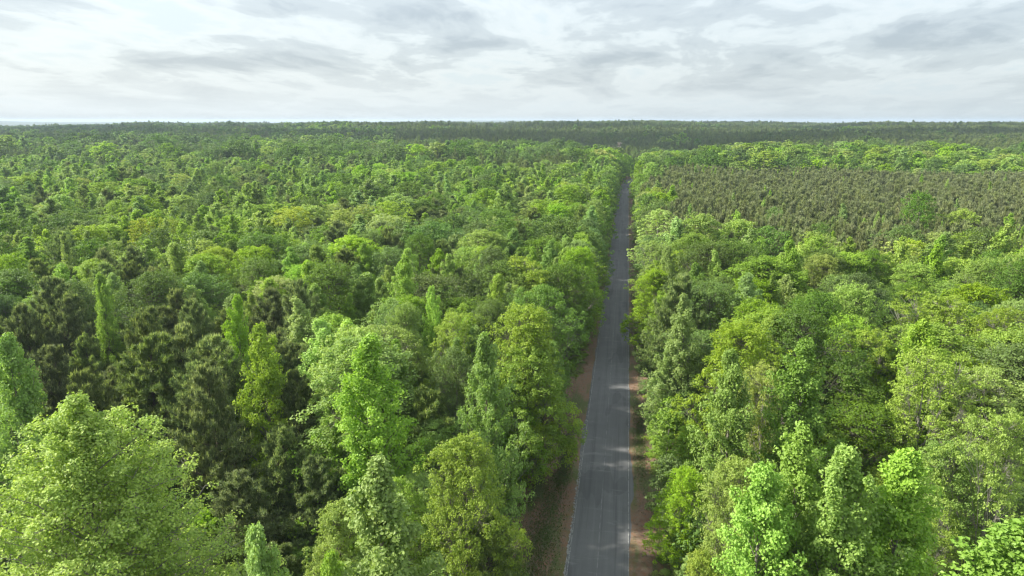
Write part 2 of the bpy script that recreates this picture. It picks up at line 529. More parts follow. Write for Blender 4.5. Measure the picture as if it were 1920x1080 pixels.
def joined_mesh(kind, var, lod):
    key = (kind, var, lod, 'j')
    if key not in MESHES:
        T, B, C = grow(kind, hash_seed(kind) + var, lod)
        s = SPEC[kind]; bark = globals()[s['bark']]; mat = globals()[s['mat']]
        V = np.concatenate([C[0], T[0], B[0]])
        f2 = np.concatenate([T[1] + len(C[0]), B[1] + len(C[0]) + len(T[0])])
        MESHES[key] = mesh_np(kind + '_tree', V, [C[1], f2], [mat, bark],
                              mat_idx=np.concatenate([np.zeros(len(C[1])), np.ones(len(f2))]),
                              tint=np.concatenate([C[2], np.zeros(len(f2))]))
    return MESHES[key]


def hash_seed(kind):
    return sum(ord(c) * (i + 3) for i, c in enumerate(kind))


# ------------------------------------------------------------------ ground, verges, road
def grid_sheet(name, xs, ys, zf, mat, xoff=None):
    X, Y = np.meshgrid(xs, ys)
    if xoff is not None:
        X = X + xoff(Y)
    Z = zf(X, Y)
    V = np.stack([X, Y, Z], -1).reshape(-1, 3)
    nx, ny = len(xs), len(ys)
    i = np.arange(nx * ny).reshape(ny, nx)
    q = np.stack([i[:-1, :-1], i[:-1, 1:], i[1:, 1:], i[1:, :-1]], -1).reshape(-1, 4)
    return link(name, mesh_np(name, V, [q], [mat], smooth=True))


def ground_material():
    m = bpy.data.materials.new('forest_floor')
    m.use_nodes = True
    g = NT(m.node_tree)
    tc = g.n('ShaderNodeTexCoord')
    p = tc.outputs['Object']
    sep = g.n('ShaderNodeSeparateXYZ', Vector=p)
    x, y = sep.outputs[0], sep.outputs[1]
    litter = g.mix(g.remap(g.noise(p, 7.0, 6.0, 0.7), 0.35, 0.65), (0.045, 0.028, 0.016), (0.13, 0.085, 0.05))
    moss = g.remap(g.noise(p, 0.25, 3.0, 0.6), 0.45, 0.62)
    c = g.mix(moss, litter, (0.030, 0.048, 0.014))
    dist = g.n('ShaderNodeVectorMath', dict(operation='LENGTH'))
    g.set(dist.inputs[0], p)
    far = g.remap(dist.outputs['Value'], 2200, 3000)
    can = g.mix(g.remap(g.noise(p, 0.012, 6.0, 0.7), 0.4, 0.6), (0.028, 0.040, 0.018), (0.055, 0.085, 0.03))
    c = g.mix(far, c, can)
    bs = g.n('ShaderNodeBsdfPrincipled', Base_Color=c, Roughness=0.95)
    bp = g.n('ShaderNodeBump', Strength=0.6, Distance=0.08, Height=g.noise(p, 9.0, 5.0, 0.7))
    g.set(bs.inputs['Normal'], bp.outputs[0])
    out = g.n('ShaderNodeOutputMaterial')
    g.t.links.new(bs.outputs[0], out.inputs[0])
    return m


def verge_material():
    m = bpy.data.materials.new('leaf_littered_verge')
    m.use_nodes = True
    g = NT(m.node_tree)
    tc = g.n('ShaderNodeTexCoord')
    p = tc.outputs['Object']
    a = g.noise(p, 12.0, 6.0, 0.75)
    b = g.noise(p, 2.2, 4.0, 0.6)
    litter = g.mix(g.remap(a, 0.32, 0.68), (0.062, 0.043, 0.028), (0.250, 0.175, 0.118))
    red = g.mix(g.remap(b, 0.42, 0.66), litter, (0.185, 0.092, 0.050))
    vor = g.n('ShaderNodeTexVoronoi', Vector=p, Scale=9.0)
    bits = g.remap(vor.outputs['Distance'], 0.06, 0.16, 1.0, 0.0)
    c = g.mix(g.math('MULTIPLY', bits, 0.6), red, (0.30, 0.225, 0.16))
    mp = g.n('ShaderNodeMapping', Vector=p)
    mp.inputs['Scale'].default_value = (0.5, 0.12, 1)
    gr = g.remap(g.noise(mp.outputs[0], 1.0, 5.0, 0.62), 0.46, 0.60)
    grass = g.mix(g.remap(g.noise(p, 18.0, 4.0, 0.7), 0.35, 0.65), (0.040, 0.065, 0.012), (0.085, 0.125, 0.026))
    c = g.mix(g.math('MULTIPLY', gr, 0.85), c, grass)
    bs = g.n('ShaderNodeBsdfPrincipled', Base_Color=c, Roughness=0.95)
    bp = g.n('ShaderNodeBump', Strength=0.8, Distance=0.05, Height=g.noise(p, 14.0, 5.0, 0.75))
    g.set(bs.inputs['Normal'], bp.outputs[0])
    out = g.n('ShaderNodeOutputMaterial')
    g.t.links.new(bs.outputs[0], out.inputs[0])
    return m


def asphalt_material():
    m = bpy.data.materials.new('worn_asphalt')
    m.use_nodes = True
    g = NT(m.node_tree)
    at = g.n('ShaderNodeAttribute', dict(attribute_name='across'))   # metres from the centre line
    u = at.outputs['Fac']
    tc = g.n('ShaderNodeTexCoord')
    p = tc.outputs['Object']
    sep = g.n('ShaderNodeSeparateXYZ', Vector=p)
    y = sep.outputs[1]
    q = g.combine(u, y, 0.0)
    speck = g.noise(p, 40.0, 3.0, 0.7)
    blot = g.noise(q, 0.35, 5.0, 0.6)
    c = g.mix(speck, (0.068, 0.068, 0.069), (0.125, 0.125, 0.126))
    c = g.mix(g.remap(blot, 0.35, 0.7), c, (0.115, 0.115, 0.115))
    # wheel tracks: dark bands along the road
    st = g.n('ShaderNodeMapping', Vector=q)
    st.inputs['Scale'].default_value = (1.5, 0.022, 1)
    band = g.noise(st.outputs[0], 1.0, 4.0, 0.7)
    c = g.mix(g.math('MULTIPLY', g.remap(band, 0.50, 0.66, 0.0, 1.0, True), 0.55), c, (0.055, 0.056, 0.058))
    c = g.mix(g.math('MULTIPLY', g.remap(band, 0.46, 0.32, 0.0, 1.0, True), 0.4), c, (0.15, 0.15, 0.148))
    # pale seam a little left of the middle
    wob = g.math('MULTIPLY', g.math('SUBTRACT', g.noise(g.combine(0.0, y, 0.0), 0.25, 2.0), 0.5), 0.15)
    seam = g.remap(g.math('ABSOLUTE', g.math('ADD', u, g.math('ADD', wob, 0.05))), 0.015, 0.06, 1.0, 0.0)
    c = g.mix(g.math('MULTIPLY', seam, g.remap(g.noise(p, 1.2, 3.0), 0.4, 0.6, 0.0, 0.45)), c, (0.25, 0.25, 0.245))
    # darker mended patch
    patch = g.remap(g.noise(g.combine(g.math('MULTIPLY', u, 0.5), g.math('MULTIPLY', y, 0.09), 4.0), 1.0, 1.0), 0.60, 0.615)
    c = g.mix(g.math('MULTIPLY', patch, 0.35), c, (0.045, 0.046, 0.048))
    # grey dusty patches washed across the lane
    st2 = g.n('ShaderNodeMapping', Vector=q)
    st2.inputs['Scale'].default_value = (0.35, 1.6, 1)
    wash = g.noise(st2.outputs[0], 0.6, 6.0, 0.7, 0.6)
    c = g.mix(g.math('MULTIPLY', g.remap(wash, 0.58, 0.72), 0.5), c, (0.21, 0.21, 0.205))
    bs = g.n('ShaderNodeBsdfPrincipled', Base_Color=c, Roughness=0.85)
    bp = g.n('ShaderNodeBump', Strength=0.3, Distance=0.01, Height=speck)
    g.set(bs.inputs['Normal'], bp.outputs[0])
    out = g.n('ShaderNodeOutputMaterial')
    g.t.links.new(bs.outputs[0], out.inputs[0])
    return m


def plain_noise_material(name, c1, c2, scale, rough=0.9):
    m = bpy.data.materials.new(name)
    m.use_nodes = True
    g = NT(m.node_tree)
    tc = g.n('ShaderNodeTexCoord')
    c = g.mix(g.remap(g.noise(tc.outputs['Object'], scale, 5.0, 0.65), 0.35, 0.65), c1, c2)
    bs = g.n('ShaderNodeBsdfPrincipled', Base_Color=c, Roughness=rough)
    out = g.n('ShaderNodeOutputMaterial')
    g.t.links.new(bs.outputs[0], out.inputs[0])
    return m


def arr_sym(a, far, n):
    """denser near 0"""
    t = np.linspace(-1, 1, n)
    return a * t + (far - a) * np.sign(t) * np.abs(t) ** 4


def ground_z(x, y):
    c = 1 - sstep(16, 24, np.abs(x - road_x(y)))
    c = c * (1 - sstep(860, 900, y))
    return terrain(x, y) - 0.12 * c


gx = np.unique(np.concatenate([arr_sym(900, 12000, 181), np.arange(-60, 61, 4.0)]))
gy = np.unique(np.concatenate([np.arange(-60, 900, 6.0), 900 + 11500 * np.linspace(0, 1, 120) ** 2.2]))
_X, _Y = np.meshgrid(gx, gy)
GZ_MIN = float(ground_z(_X, _Y).min()); GZ_MAX = float(ground_z(_X, _Y).max())
print('ground', GZ_MIN, GZ_MAX)
ground = grid_sheet('ground', gx, gy, ground_z, ground_material())
tag(ground, 'brown leaf-littered forest floor under the trees', 'ground', kind='structure')

ys = np.arange(-40, 880, 2.0)
verge_l = grid_sheet('verge', np.linspace(-19, -2.6, 9), ys, lambda x, y: terrain(x, y) + 0.03 * np.sin(x * 1.7 + y * 0.6) * (np.abs(x - road_x(y)) > 4.4),
                     verge_material(), xoff=road_x)
tag(verge_l, 'wide leaf-littered verge with green moss patches beside the worn left edge line', 'verge', kind='structure')
verge_r = grid_sheet('verge', np.linspace(2.6, 17, 8), ys, lambda x, y: terrain(x, y) + 0.03 * np.sin(x * 1.5 + y * 0.7) * (np.abs(x - road_x(y)) > 4.4),
                     verge_l.data.materials[0], xoff=road_x)
tag(verge_r, 'narrow brown verge of dead leaves on the right of the road', 'verge', kind='structure')

RW = 3.08
ry = np.arange(-40, 880, 0.5)
rcx = road_x(ry)
gg = np.random.default_rng(5)


def ragged(n, amp, k):
    v = gg.normal(0, 1, n)
    ker = np.hanning(k); ker /= ker.sum()
    v = np.convolve(v, ker, 'same'); v /= v.std()
    return v * amp


el = -RW + ragged(len(ry), 0.05, 9) + ragged(len(ry), 0.04, 41)
er = RW + ragged(len(ry), 0.05, 7) + ragged(len(ry), 0.05, 31)
el = el - 0.30 * np.exp(-((ry - 82) / 5.0) ** 2)
er = er + 0.38 * np.exp(-((ry - 73) / 4.5) ** 4) + 0.15 * np.exp(-((ry - 64) / 3.0) ** 2)
us = np.linspace(0, 1, 13)
U = el[:, None] + (er - el)[:, None] * us[None, :]
X = rcx[:, None] + U
Y = np.repeat(ry[:, None], 13, 1)
Z = terrain(X, Y) * 0 + terrain(rcx, ry)[:, None] + 0.075 - 0.006 * (U / RW) ** 2 * 4
Z[:, 0] -= 0.07; Z[:, -1] -= 0.07
V = np.stack([X, Y, Z], -1).reshape(-1, 3)
i = np.arange(V.shape[0]).reshape(len(ry), 13)
q = np.stack([i[:-1, :-1], i[:-1, 1:], i[1:, 1:], i[1:, :-1]], -1).reshape(-1, 4)
rm = mesh_np('road', V, [q], [asphalt_material()], smooth=False)
at = rm.attributes.new('across', 'FLOAT', 'POINT')
at.data.foreach_set('value', U.ravel().astype(np.float32))
road = link('road', rm)
tag(road, 'straight grey two-lane asphalt road with dark wheel tracks', 'road', kind='structure')


def line_strip(name, off, width, amp, keep, mat, label, seed):
    """worn painted edge line, broken where the paint has gone"""
    g2 = np.random.default_rng(seed)
    yy = np.arange(-38, 878, 0.22)
    c = road_x(yy) + off
    n = len(yy)
    jl = g2.normal(0, amp, n); jr = g2.normal(0, amp, n)
    Vl = np.stack([c - width / 2 + jl, yy, terrain(road_x(yy), yy) + 0.075 - 0.006 * (off / RW) ** 2 * 4 + 0.006], 1)
    Vr = np.stack([c + width / 2 + jr, yy, Vl[:, 2]], 1)
    V = np.stack([Vl, Vr], 1).reshape(-1, 3)
    k = np.arange(n - 1)
    ok = g2.uniform(0, 1, n - 1) < keep(yy[:-1])
    k = k[ok]
    q = np.stack([2 * k, 2 * k + 1, 2 * k + 3, 2 * k + 2], 1)
    o = link(name, mesh_np(name, V, [q], [mat]))
    return tag(o, label, 'road marking', kind='structure')


M_PAINT = plain_noise_material('worn_white_paint', (0.11, 0.11, 0.108), (0.27, 0.27, 0.26), 4.0)
M_CHIP = plain_noise_material('crumbled_pale_edge', (0.10, 0.098, 0.09), (0.30, 0.29, 0.27), 9.0)
line_strip('edge_line', -2.72, 0.10, 0.012, lambda y: 0.88 - 0.3 * (y > 500), M_PAINT, 'worn white line along the verge side with the moss patches', 3)
line_strip('edge_line', 2.80, 0.09, 0.012, lambda y: 0.90 - 0.2 * (y > 500), M_PAINT, 'faded white line along the narrower leaf-covered verge', 4)
line_strip('crumbled_edge', -2.92, 0.14, 0.06, lambda y: np.where(y < 78, 0.85, 0.12), M_CHIP, 'pale crumbled asphalt edge beside the wide verge', 6)

# ------------------------------------------------------------------ loose litter and grass on the verges (small real bits)


def scatter_bits():
    g3 = np.random.default_rng(9)
    n = 15000
    y = 40 + 140 * g3.uniform(0, 1, n) ** 1.4
    left = g3.uniform(0, 1, n) < 0.6
    x = np.where(left, -RW - 0.2 - g3.uniform(0, 9, n), RW + 0.2 + g3.uniform(0, 6, n)) + road_x(y)
    z = terrain(x, y) + 0.045
    s = g3.uniform(0.04, 0.11, n)
    a = g3.uniform(0, 6.28, n)
    t = g3.normal(0, 0.3, (n, 4))
    ca, sa = np.cos(a) * s, np.sin(a) * s
    P = np.stack([x, y, z], 1)
    v = [P + np.stack([ca, sa, 0.03 * (1 + t[:, 0])], 1), P + np.stack([-sa * .6, ca * .6, 0.03 * (1 + t[:, 1])], 1),
         P + np.stack([-ca, -sa, 0.02 * (1 + t[:, 2])], 1), P + np.stack([sa * .6, -ca * .6, 0.01 * (1 + t[:, 3])], 1)]
    V = np.stack(v, 1).reshape(-1, 3)
    q = np.arange(len(V)).reshape(-1, 4)
    m = leaf_material('dead_leaf', (0.05, 0.03, 0.018), (0.20, 0.14, 0.095), trans=0.1, hue=0.0, val=0.0)
    o = link('leaf_litter', mesh_np('leaf_litter', V, [q], [m], tint=g3.uniform(0, 1, n)))
    tag(o, 'dead brown leaves strewn along both road verges', 'leaf litter', kind='stuff')
    # grass tufts in long patches
    n = 34000
    cxs = np.array([-6.2, -5.6, -4.8, 4.3, 4.6, -7.0, 4.8]); cys = np.array([52, 62, 76, 84, 150, 120, 200]); wx = np.array([1.1, .9, .5, .5, .8, 1.4, 1.0]); wy = np.array([5, 5, 4, 6, 30, 30, 40])
    k = g3.integers(0, 7, n)
    y = cys[k] + g3.normal(0, 1, n) * wy[k]
    x = road_x(y) + 0 * y + cxs[k] + g3.normal(0, 1, n) * wx[k]
    okk = np.abs(x - road_x(y)) > RW + 0.25
    x, y = x[okk], y[okk]; n = len(x)
    P = np.stack([x, y, terrain(x, y) + 0.02], 1)
    a = g3.uniform(0, 6.28, n); w = 0.045
    S = np.stack([np.cos(a) * w, np.sin(a) * w, 0 * a], 1)
    tip = P + np.stack([g3.normal(0, 0.06, n), g3.normal(0, 0.06, n), g3.uniform(0.06, 0.16, n)], 1)
    V = np.stack([P - S, P + S, tip], 1).reshape(-1, 3)
    m = leaf_material('grass_blade', (0.055, 0.095, 0.018), (0.11, 0.16, 0.035), trans=0.25, hue=0.0, val=0.0)
    o = link('grass', mesh_np('grass', V, [np.arange(len(V)).reshape(-1, 3)], [m], tint=g3.uniform(0, 1, n)))
    tag(o, 'short green grass in patches on the road verges', 'grass', kind='stuff')


scatter_bits()

# ------------------------------------------------------------------ where the trees stand
# the trees one can pick out: kind, apex pixel x, y in the photograph, height m, crown radius m, tint (r,g,b), short name, label
W = (1, 1, 1)
HAND = [
    ('sycamore', 150, 745, 25.5, 10.5, (1.0, 1.02, 1), 'yellow-green sycamore', 'huge broad sycamore with yellow-green young leaves, nearest the camera'),
    ('sweetgum', 715, 862, 22, 5.0, (1.25, 1.2, 1.2), 'many-topped sweetgum', 'pale green sweetgum with several leading tops at the bottom of the photo'),
    ('poplar', 484, 972, 20, 2.7, (1.05, 1.1, 1.4), 'slim poplar tip', 'slim poplar tip poking up between the broad sycamore and the dark pines'),
    ('poplar', 588, 1030, 18, 2.2, (0.9, 1.0, 1.0), 'small sprig', 'small poplar sprig just showing at the bottom edge among pines'),
    ('maple', 872, 822, 17.5, 3.6, (1.25, 1.05, 0.9), 'feathery maple', 'feathery yellow-green maple over the wide brown verge'),
    ('pine', 905, 966, 11, 3.4, (1.25, 1.35, 1.0), 'olive young pine', 'short olive young pine at the edge of the wide verge'),
    ('poplar', 915, 622, 22, 3.6, (1.0, 1.0, 0.9), 'tall bright poplar', 'tall poplar with bare lower stem beside the wide verge'),
    ('poplar', 672, 628, 22.5, 4.8, (0.95, 1.1, 0.9), 'bright conical poplar', 'big bright green conical poplar with a broad leafy skirt'),
    ('poplar', 492, 602, 21, 3.4, (1.25, 1.1, 0.8), 'lime green poplar', 'lime green poplar column standing out against dark pines'),
    ('pine', 392, 682, 19, 4.6, W, 'bluish dark pine', 'bushy dark pine with pale upright tips, behind the sycamore'),
    ('pine', 165, 690, 18, 4.2, W, 'pine', 'dark pine just above the tip of the big sycamore'),
    ('pine', 262, 588, 19, 4.2, (1.05, 1, 1), 'pine', 'brown-green pine in the cluster above the sycamore'),
    ('pine', 525, 792, 14, 4.0, (1.15, 1.15, 1), 'pine', 'olive pine crown low between the lime poplar and sycamore'),
    ('pine', 590, 852, 12, 4.0, (0.9, 0.9, 0.9), 'pine', 'dark pine low in the shade left of the many-topped sweetgum'),
    ('pine', 455, 880, 12, 4.0, (0.9, 0.9, 0.9), 'pine', 'dark shaded pine right beside the sycamore crown'),
    ('pine', 355, 560, 19, 4.0, W, 'pine', 'rounded dark pine above the bushy pine cluster'),
    ('pine', 110, 560, 19, 4.2, (0.9, 0.9, 0.9), 'pine', 'tall dark pine near the left edge with bare limbs'),
    ('pine', 40, 570, 19, 4.0, W, 'pine', 'brown-green pine at the left edge above the pale poplar'),
    ('pine', 560, 690, 16, 3.5, (0.9, 0.9, 0.9), 'pine', 'dark pine in the gap between two bright poplars'),
    ('poplar', 14, 628, 22, 3.6, (0.85, 1.05, 1.25), 'pale poplar', 'bluish-green poplar at the left edge of the photo'),
    ('poplar', 436, 556, 21, 2.4, (1.1, 1.15, 1.2), 'slender poplar', 'slender pale poplar spire between dark pines'),
    ('poplar', 182, 512, 21, 2.4, (1.15, 1.1, 1.0), 'small bright poplar', 'small bright poplar rising out of the dark pines'),
    ('maple', 990, 572, 21, 5.2, (1.15, 1.0, 0.8), 'broad maple', 'broad vivid green maple overhanging the verge'),
    ('oak', 1085, 540, 18, 5.4, (1.25, 1.35, 1.1), 'roadside oak', 'dark green oak leaning out over the asphalt'),
    ('maple', 1010, 650, 17, 5.0, (0.95, 1.05, 1.0), 'layered maple', 'layered green maple with drooping boughs over the wide verge'),
    ('oak', 945, 700, 14, 4.4, (1.3, 1.5, 1.2), 'low oak', 'low dark oak under the tall poplar'),
    ('maple', 1075, 640, 12, 3.2, (0.9, 1.05, 1.0), 'low maple', 'small low maple reaching from the verge toward the road'),
    ('maple', 760, 572, 19, 3.4, (1.15, 1.05, 1.1), 'yellowish maple', 'soft yellow-green maple behind the bright conical poplar'),
    ('hickory', 838, 588, 19, 3.2, (1.0, 1.0, 0.9), 'twiggy hickory', 'twiggy pale hickory between the maples'),
    ('poplar', 752, 478, 21.5, 3.8, (0.95, 1.05, 1.2), 'dense poplar', 'dense rounded poplar with fresh green leaves in mid forest'),
    ('poplar', 818, 535, 20, 2.5, (1.25, 1.2, 1.6), 'whitish poplar', 'whitish-green poplar in front of a dark oak'),
    ('pine', 975, 415, 19, 3.4, (0.85, 0.85, 0.85), 'pine', 'dark brownish pine alone among bright broadleaves'),
    ('pine', 603, 308, 19, 5.5, (0.7, 0.7, 0.8), 'pine', 'round black-green pine far off on its own'),
    ('pine', 72, 350, 20, 5.0, (0.7, 0.72, 0.75), 'black-green pine', 'black-green pine clump standing alone toward the left edge'),
    ('pine', 197, 354, 20, 4.6, (0.7, 0.72, 0.75), 'narrow dark pine', 'narrow dark pine with flat layered boughs among green crowns'),
    ('sweetgum', 170, 362, 18, 3.6, (1.1, 1.1, 1.2), 'domed sweetgum', 'domed fresh green sweetgum beside the narrow dark pine'),
    ('oak', 392, 362, 17, 7.0, (0.75, 0.8, 0.8), 'blackish oak', 'wide blackish-green oak in the middle of the pale poplars'),
    ('poplar', 401, 394, 19, 1.8, (1.1, 1.1, 1.1), 'thin spire poplar', 'thin spire of a poplar just in front of the blackish oak'),
    ('poplar', 117, 434, 20, 2.9, (1.15, 1.1, 1.2), 'pointed pale poplar', 'pointed pale poplar standing free before the dark pines'),
    ('maple', 400, 464, 18, 5.0, (1.25, 1.05, 0.8), 'rounded lime maple', 'rounded lime green maple in the middle of the left forest'),
    ('pine', 290, 503, 19, 4.8, (1.05, 1.0, 0.95), 'bushy brown pine', 'bushy brown-green pine at the back of the pine cluster'),
    ('oak', 795, 292, 21, 8.0, (0.95, 1.1, 1.1), 'distant dome oak', 'wide dark dome of an oak far off before the shaded pines'),
    ('sweetgum', 885, 375, 19, 3.6, (1.1, 1.15, 1.1), 'leafy mid sweetgum', 'leafy light green sweetgum halfway to the shaded pines'),
    # right of the road
    ('sweetgum', 1288, 552, 20, 4.0, (1.4, 1.25, 1.7), 'pale sweetgum', 'pale green pointed sweetgum beside the roadside pine'),
    ('pine', 1262, 515, 20, 5.8, (1.05, 1.1, 0.9), 'roadside pine', 'spreading olive pine leaning over the road edge'),
    ('maple', 1395, 605, 19, 5.0, (1.35, 1.1, 0.8), 'golden green maple', 'golden green round maple in the row beside the road'),
    ('poplar', 1520, 640, 21, 4.3, (0.85, 0.95, 0.9), 'dark leafy poplar', 'pointed green poplar with visible grey stem'),
    ('poplar', 1385, 660, 20, 4.2, (0.9, 0.95, 1.0), 'poplar', 'loose-leaved poplar between golden maple and the pointed poplar'),
    ('maple', 1600, 532, 20, 5.0, (0.95, 1.05, 0.8), 'vivid maple', 'vivid green cloud-topped maple right of the golden one'),
    ('hickory', 1775, 552, 19, 6.0, (0.85, 0.85, 0.75), 'wide hickory', 'wide olive hickory with bare grey branches showing'),
    ('hickory', 1900, 562, 19, 4.5, (0.85, 0.9, 0.8), 'edge hickory', 'olive hickory at the right edge of the photo'),
    ('hickory', 1745, 655, 19, 4.6, (1.0, 1.15, 0.7), 'lime hickory', 'lime yellow feathery hickory in front of the wide olive one'),
    ('hickory', 1640, 618, 17, 4.0, (0.95, 1.1, 0.8), 'mid hickory', 'feathery hickory with shady gap underneath, right of the pointed poplar'),
    ('poplar', 1508, 806, 20.5, 3.8, (0.9, 1.05, 0.9), 'pointed poplar', 'pointed green poplar, lowest row right of the road'),
    ('poplar', 1600, 836, 20.5, 4.4, (1.05, 1.1, 1.1), 'leafy poplar', 'leafy poplar with twin tops in the lowest row'),
    ('poplar', 1716, 842, 20, 4.4, (1.15, 1.15, 1.3), 'pale poplar', 'pale green poplar in the lowest row with sparse inner leaves'),
    ('sweetgum', 1890, 955, 21, 5.2, (1.1, 1.15, 1.0), 'corner sweetgum', 'light green sweetgum filling the lower right corner'),
    ('maple', 1782, 832, 16, 3.6, (0.95, 1.1, 1.0), 'layered green maple', 'layered green maple tucked behind the pale poplar'),
    ('maple', 1378, 862, 16, 3.0, (1.15, 1.0, 0.8), 'round maple', 'small round yellow-green maple near the narrow verge'),
    ('maple', 1270, 1035, 11, 2.2, (1.6, 1.25, 1.1), 'yellow bush tree', 'small yellow round tree at the very bottom beside the road'),
    ('hickory', 1880, 772, 19, 3.8, (1.05, 1.15, 1.5), 'whitish hickory', 'whitish-green hickory near the right edge'),
    ('sweetgum', 1238, 640, 14, 2.9, (1.4, 1.3, 1.7), 'pale verge sweetgum', 'pale leafy sweetgum right at the narrow verge'),
    ('maple', 1272, 880, 10, 3.0, (1.0, 1.1, 0.9), 'low verge maple', 'low bright maple hanging over the narrow verge'),
    ('poplar', 1440, 870, 19, 4.0, (1.05, 1.1, 1.1), 'poplar', 'bright poplar with dangling leafy twigs beside the small round maple'),
    ('hickory', 1236, 392, 20, 5.8, (1.35, 1.4, 1.9), 'silvery hickory', 'silvery pale tree beside the road, whitest crown in the forest'),
    ('hickory', 1212, 450, 17, 5.2, (1.15, 1.2, 1.0), 'overhanging hickory', 'pale yellow-green tree stretching out over the road'),
    ('maple', 1275, 470, 17, 4.0, (1.3, 1.1, 0.8), 'yellow maple', 'yellow-green maple behind the pine that leans over the road'),
    ('sweetgum', 1386, 396, 18, 5.0, (1.5, 1.3, 1.7), 'pale cone', 'pale conical sweetgum against the brown pine plantation'),
    ('oak', 1446, 426, 18, 6.2, (0.95, 1.1, 0.9), 'big dark oak', 'big dark green oak in front of the pine plantation'),
    ('oak', 1545, 418, 17, 4.0, (1.2, 1.3, 1.0), 'oak', 'medium oak to the right of the big dark oak'),
    ('oak', 1452, 388, 17, 3.6, (1.1, 1.2, 1.0), 'small dome oak', 'small domed oak peeking above the big dark oak'),
    ('sweetgum', 1586, 384, 18, 4.0, (0.6, 0.7, 0.6), 'dark cone', 'dark conical sweetgum silhouetted against the pine plantation'),
    ('oak', 1725, 360, 22, 6.4, (0.8, 0.95, 0.8), 'lone dome oak', 'large round dark oak standing above its neighbours by the plantation'),
    ('maple', 1805, 392, 18, 6.6, (1.3, 1.15, 0.9), 'flat-topped maple', 'wide flat-topped bright maple next to the large round oak'),
    ('oak', 1700, 424, 18, 6.5, (1.3, 1.3, 1.3), 'broad oak', 'broad soft green oak below the large round oak'),
    ('maple', 1540, 478, 18, 4.6, (1.25, 1.0, 0.8), 'round yellow maple', 'round yellow-green maple with brown-green centre, mid right'),
    ('oak', 1640, 470, 17, 5.0, (1.5, 1.5, 1.3), 'oak', 'lighter oak between the round yellow maple and broad soft oak'),
    ('poplar', 1890, 400, 20, 3.4, (1.1, 1.15, 1.3), 'edge poplar', 'tall pale poplar near the right edge beside the flat-topped maple'),
    ('oak', 1860, 470, 17, 5.5, (1.1, 1.2, 1.0), 'oak', 'dark green oak near the right edge under the pale poplar'),
    ('maple', 1215, 352, 15, 4.0, (1.1, 1.0, 0.9), 'far verge maple', 'bright green maple crowding the far end of the road'),
    ('pine', 1215, 290, 19, 5.0, (1.0, 1.0, 0.9), 'far pine', 'dark rounded pine where the road bends out of sight'),
]
KIND_CAT = {'poplar': 'tulip poplar', 'sweetgum': 'sweetgum', 'oak': 'oak tree', 'maple': 'maple tree', 'hickory': 'hickory tree', 'sycamore': 'sycamore', 'pine': 'pine tree', 'young_pine': 'young pine'}

T = dict(x=[], y=[], kind=[], h=[], r=[], tint=[], label=[], short=[])


def add_tree(kind, x, y, h, r, tint=(1, 1, 1), label=None, short=None):
    if kind not in ('pine', 'oak'): tint = (max(tint[0], 0.96 * tint[1]), tint[1], tint[2])
    tint = tuple(1 + (c - 1) * 0.65 for c in tint[:2]) + (min(1 + (tint[2] - 1) * (0.5 if tint[2] < 1.75 else 0.9), 1.14 if tint[2] < 1.75 else 1.6),)
    T['x'].append(x); T['y'].append(y); T['kind'].append(kind); T['h'].append(h); T['r'].append(r)
    T['tint'].append(tint); T['label'].append(label); T['short'].append(short)


for (k, px, py, h, r, tint, short, label) in HAND:
    if k in ('poplar', 'sweetgum') and r > 2.1: r *= 1.18
    z0 = 0.0
    for _ in range(4):
        X0, Y0, _t = unproject(px, py, z0 + h)
        z0 = float(terrain(X0, Y0))
    off = X0 - float(road_x(Y0))
    if -1.0 < off < 6.6 + 0.3 * r: X0 = float(road_x(Y0)) + 6.6 + 0.3 * r
    if -7.5 - 0.3 * r < off <= -1.0: X0 = float(road_x(Y0)) - 7.5 - 0.3 * r
    add_tree(k, X0, Y0, h, r, tint, label, short)
NH = len(T['x'])
hx = np.array(T['x']); hy = np.array(T['y']); hr = np.array(T['r'])


def fbm(x, y, s, seed):
    g4 = np.random.default_rng(seed)
    v = 0
    for k in range(5):
        a = g4.uniform(0, 6.28); f = s * 1.7 ** k; ph = g4.uniform(0, 6.28, 2)
        v = v + np.sin((x * math.cos(a) + y * math.sin(a)) * f + ph[0]) * np.cos((-x * math.sin(a) + y * math.cos(a)) * f * 0.9 + ph[1]) * 0.75 ** k
    return v / 1.6


def field(y0, y1, step):
    """jittered grid of tree spots in the wedge the camera sees, with a margin"""
    gr = np.random.default_rng(int(y0 * 7 + step * 10))
    xs = np.arange(-1.35 * y1 - 60, 0.72 * y1 + 50, step)
    yy = np.arange(y0, y1, step * 0.87)
    Xg, Yg = np.meshgrid(xs, yy)
    Xg = Xg + (np.arange(len(yy)) % 2)[:, None] * step * 0.5
    Xg = Xg + gr.uniform(-0.38, 0.38, Xg.shape) * step; Yg = Yg + gr.uniform(-0.38, 0.38, Yg.shape) * step
    x, y = Xg.ravel(), Yg.ravel()
    ok = (x > -1.32 * y - 55) & (x < 0.66 * y + 30)
    return x[ok], y[ok], gr


def depth_of(x, y):
    return -x * math.sin(YAW) + y * math.cos(YAW)


def plantation(x, y):
    """the brown-green pine plantation right of the road"""
    b0 = 150 + 7 * np.sin(x * 0.11) + 5 * np.sin(x * 0.05 + 1) + 22 * sstep(0.30, 0.55, x / np.maximum(y, 1)) - 12 * (x / np.maximum(y, 1) < 0.16)
    return (x > road_x(y) + 13 + 6 * np.sin(y * 0.06)) & (y > b0) & (y < 395 + 18 * np.sin(x * 0.03))


pool = {k: [] for k in SPEC}


def place_random(x, y, kinds, h, r):
    for k in set(kinds.tolist()):
        mk = kinds == k
        pool[k].append(np.stack([x[mk], y[mk], h[mk], r[mk]], 1))


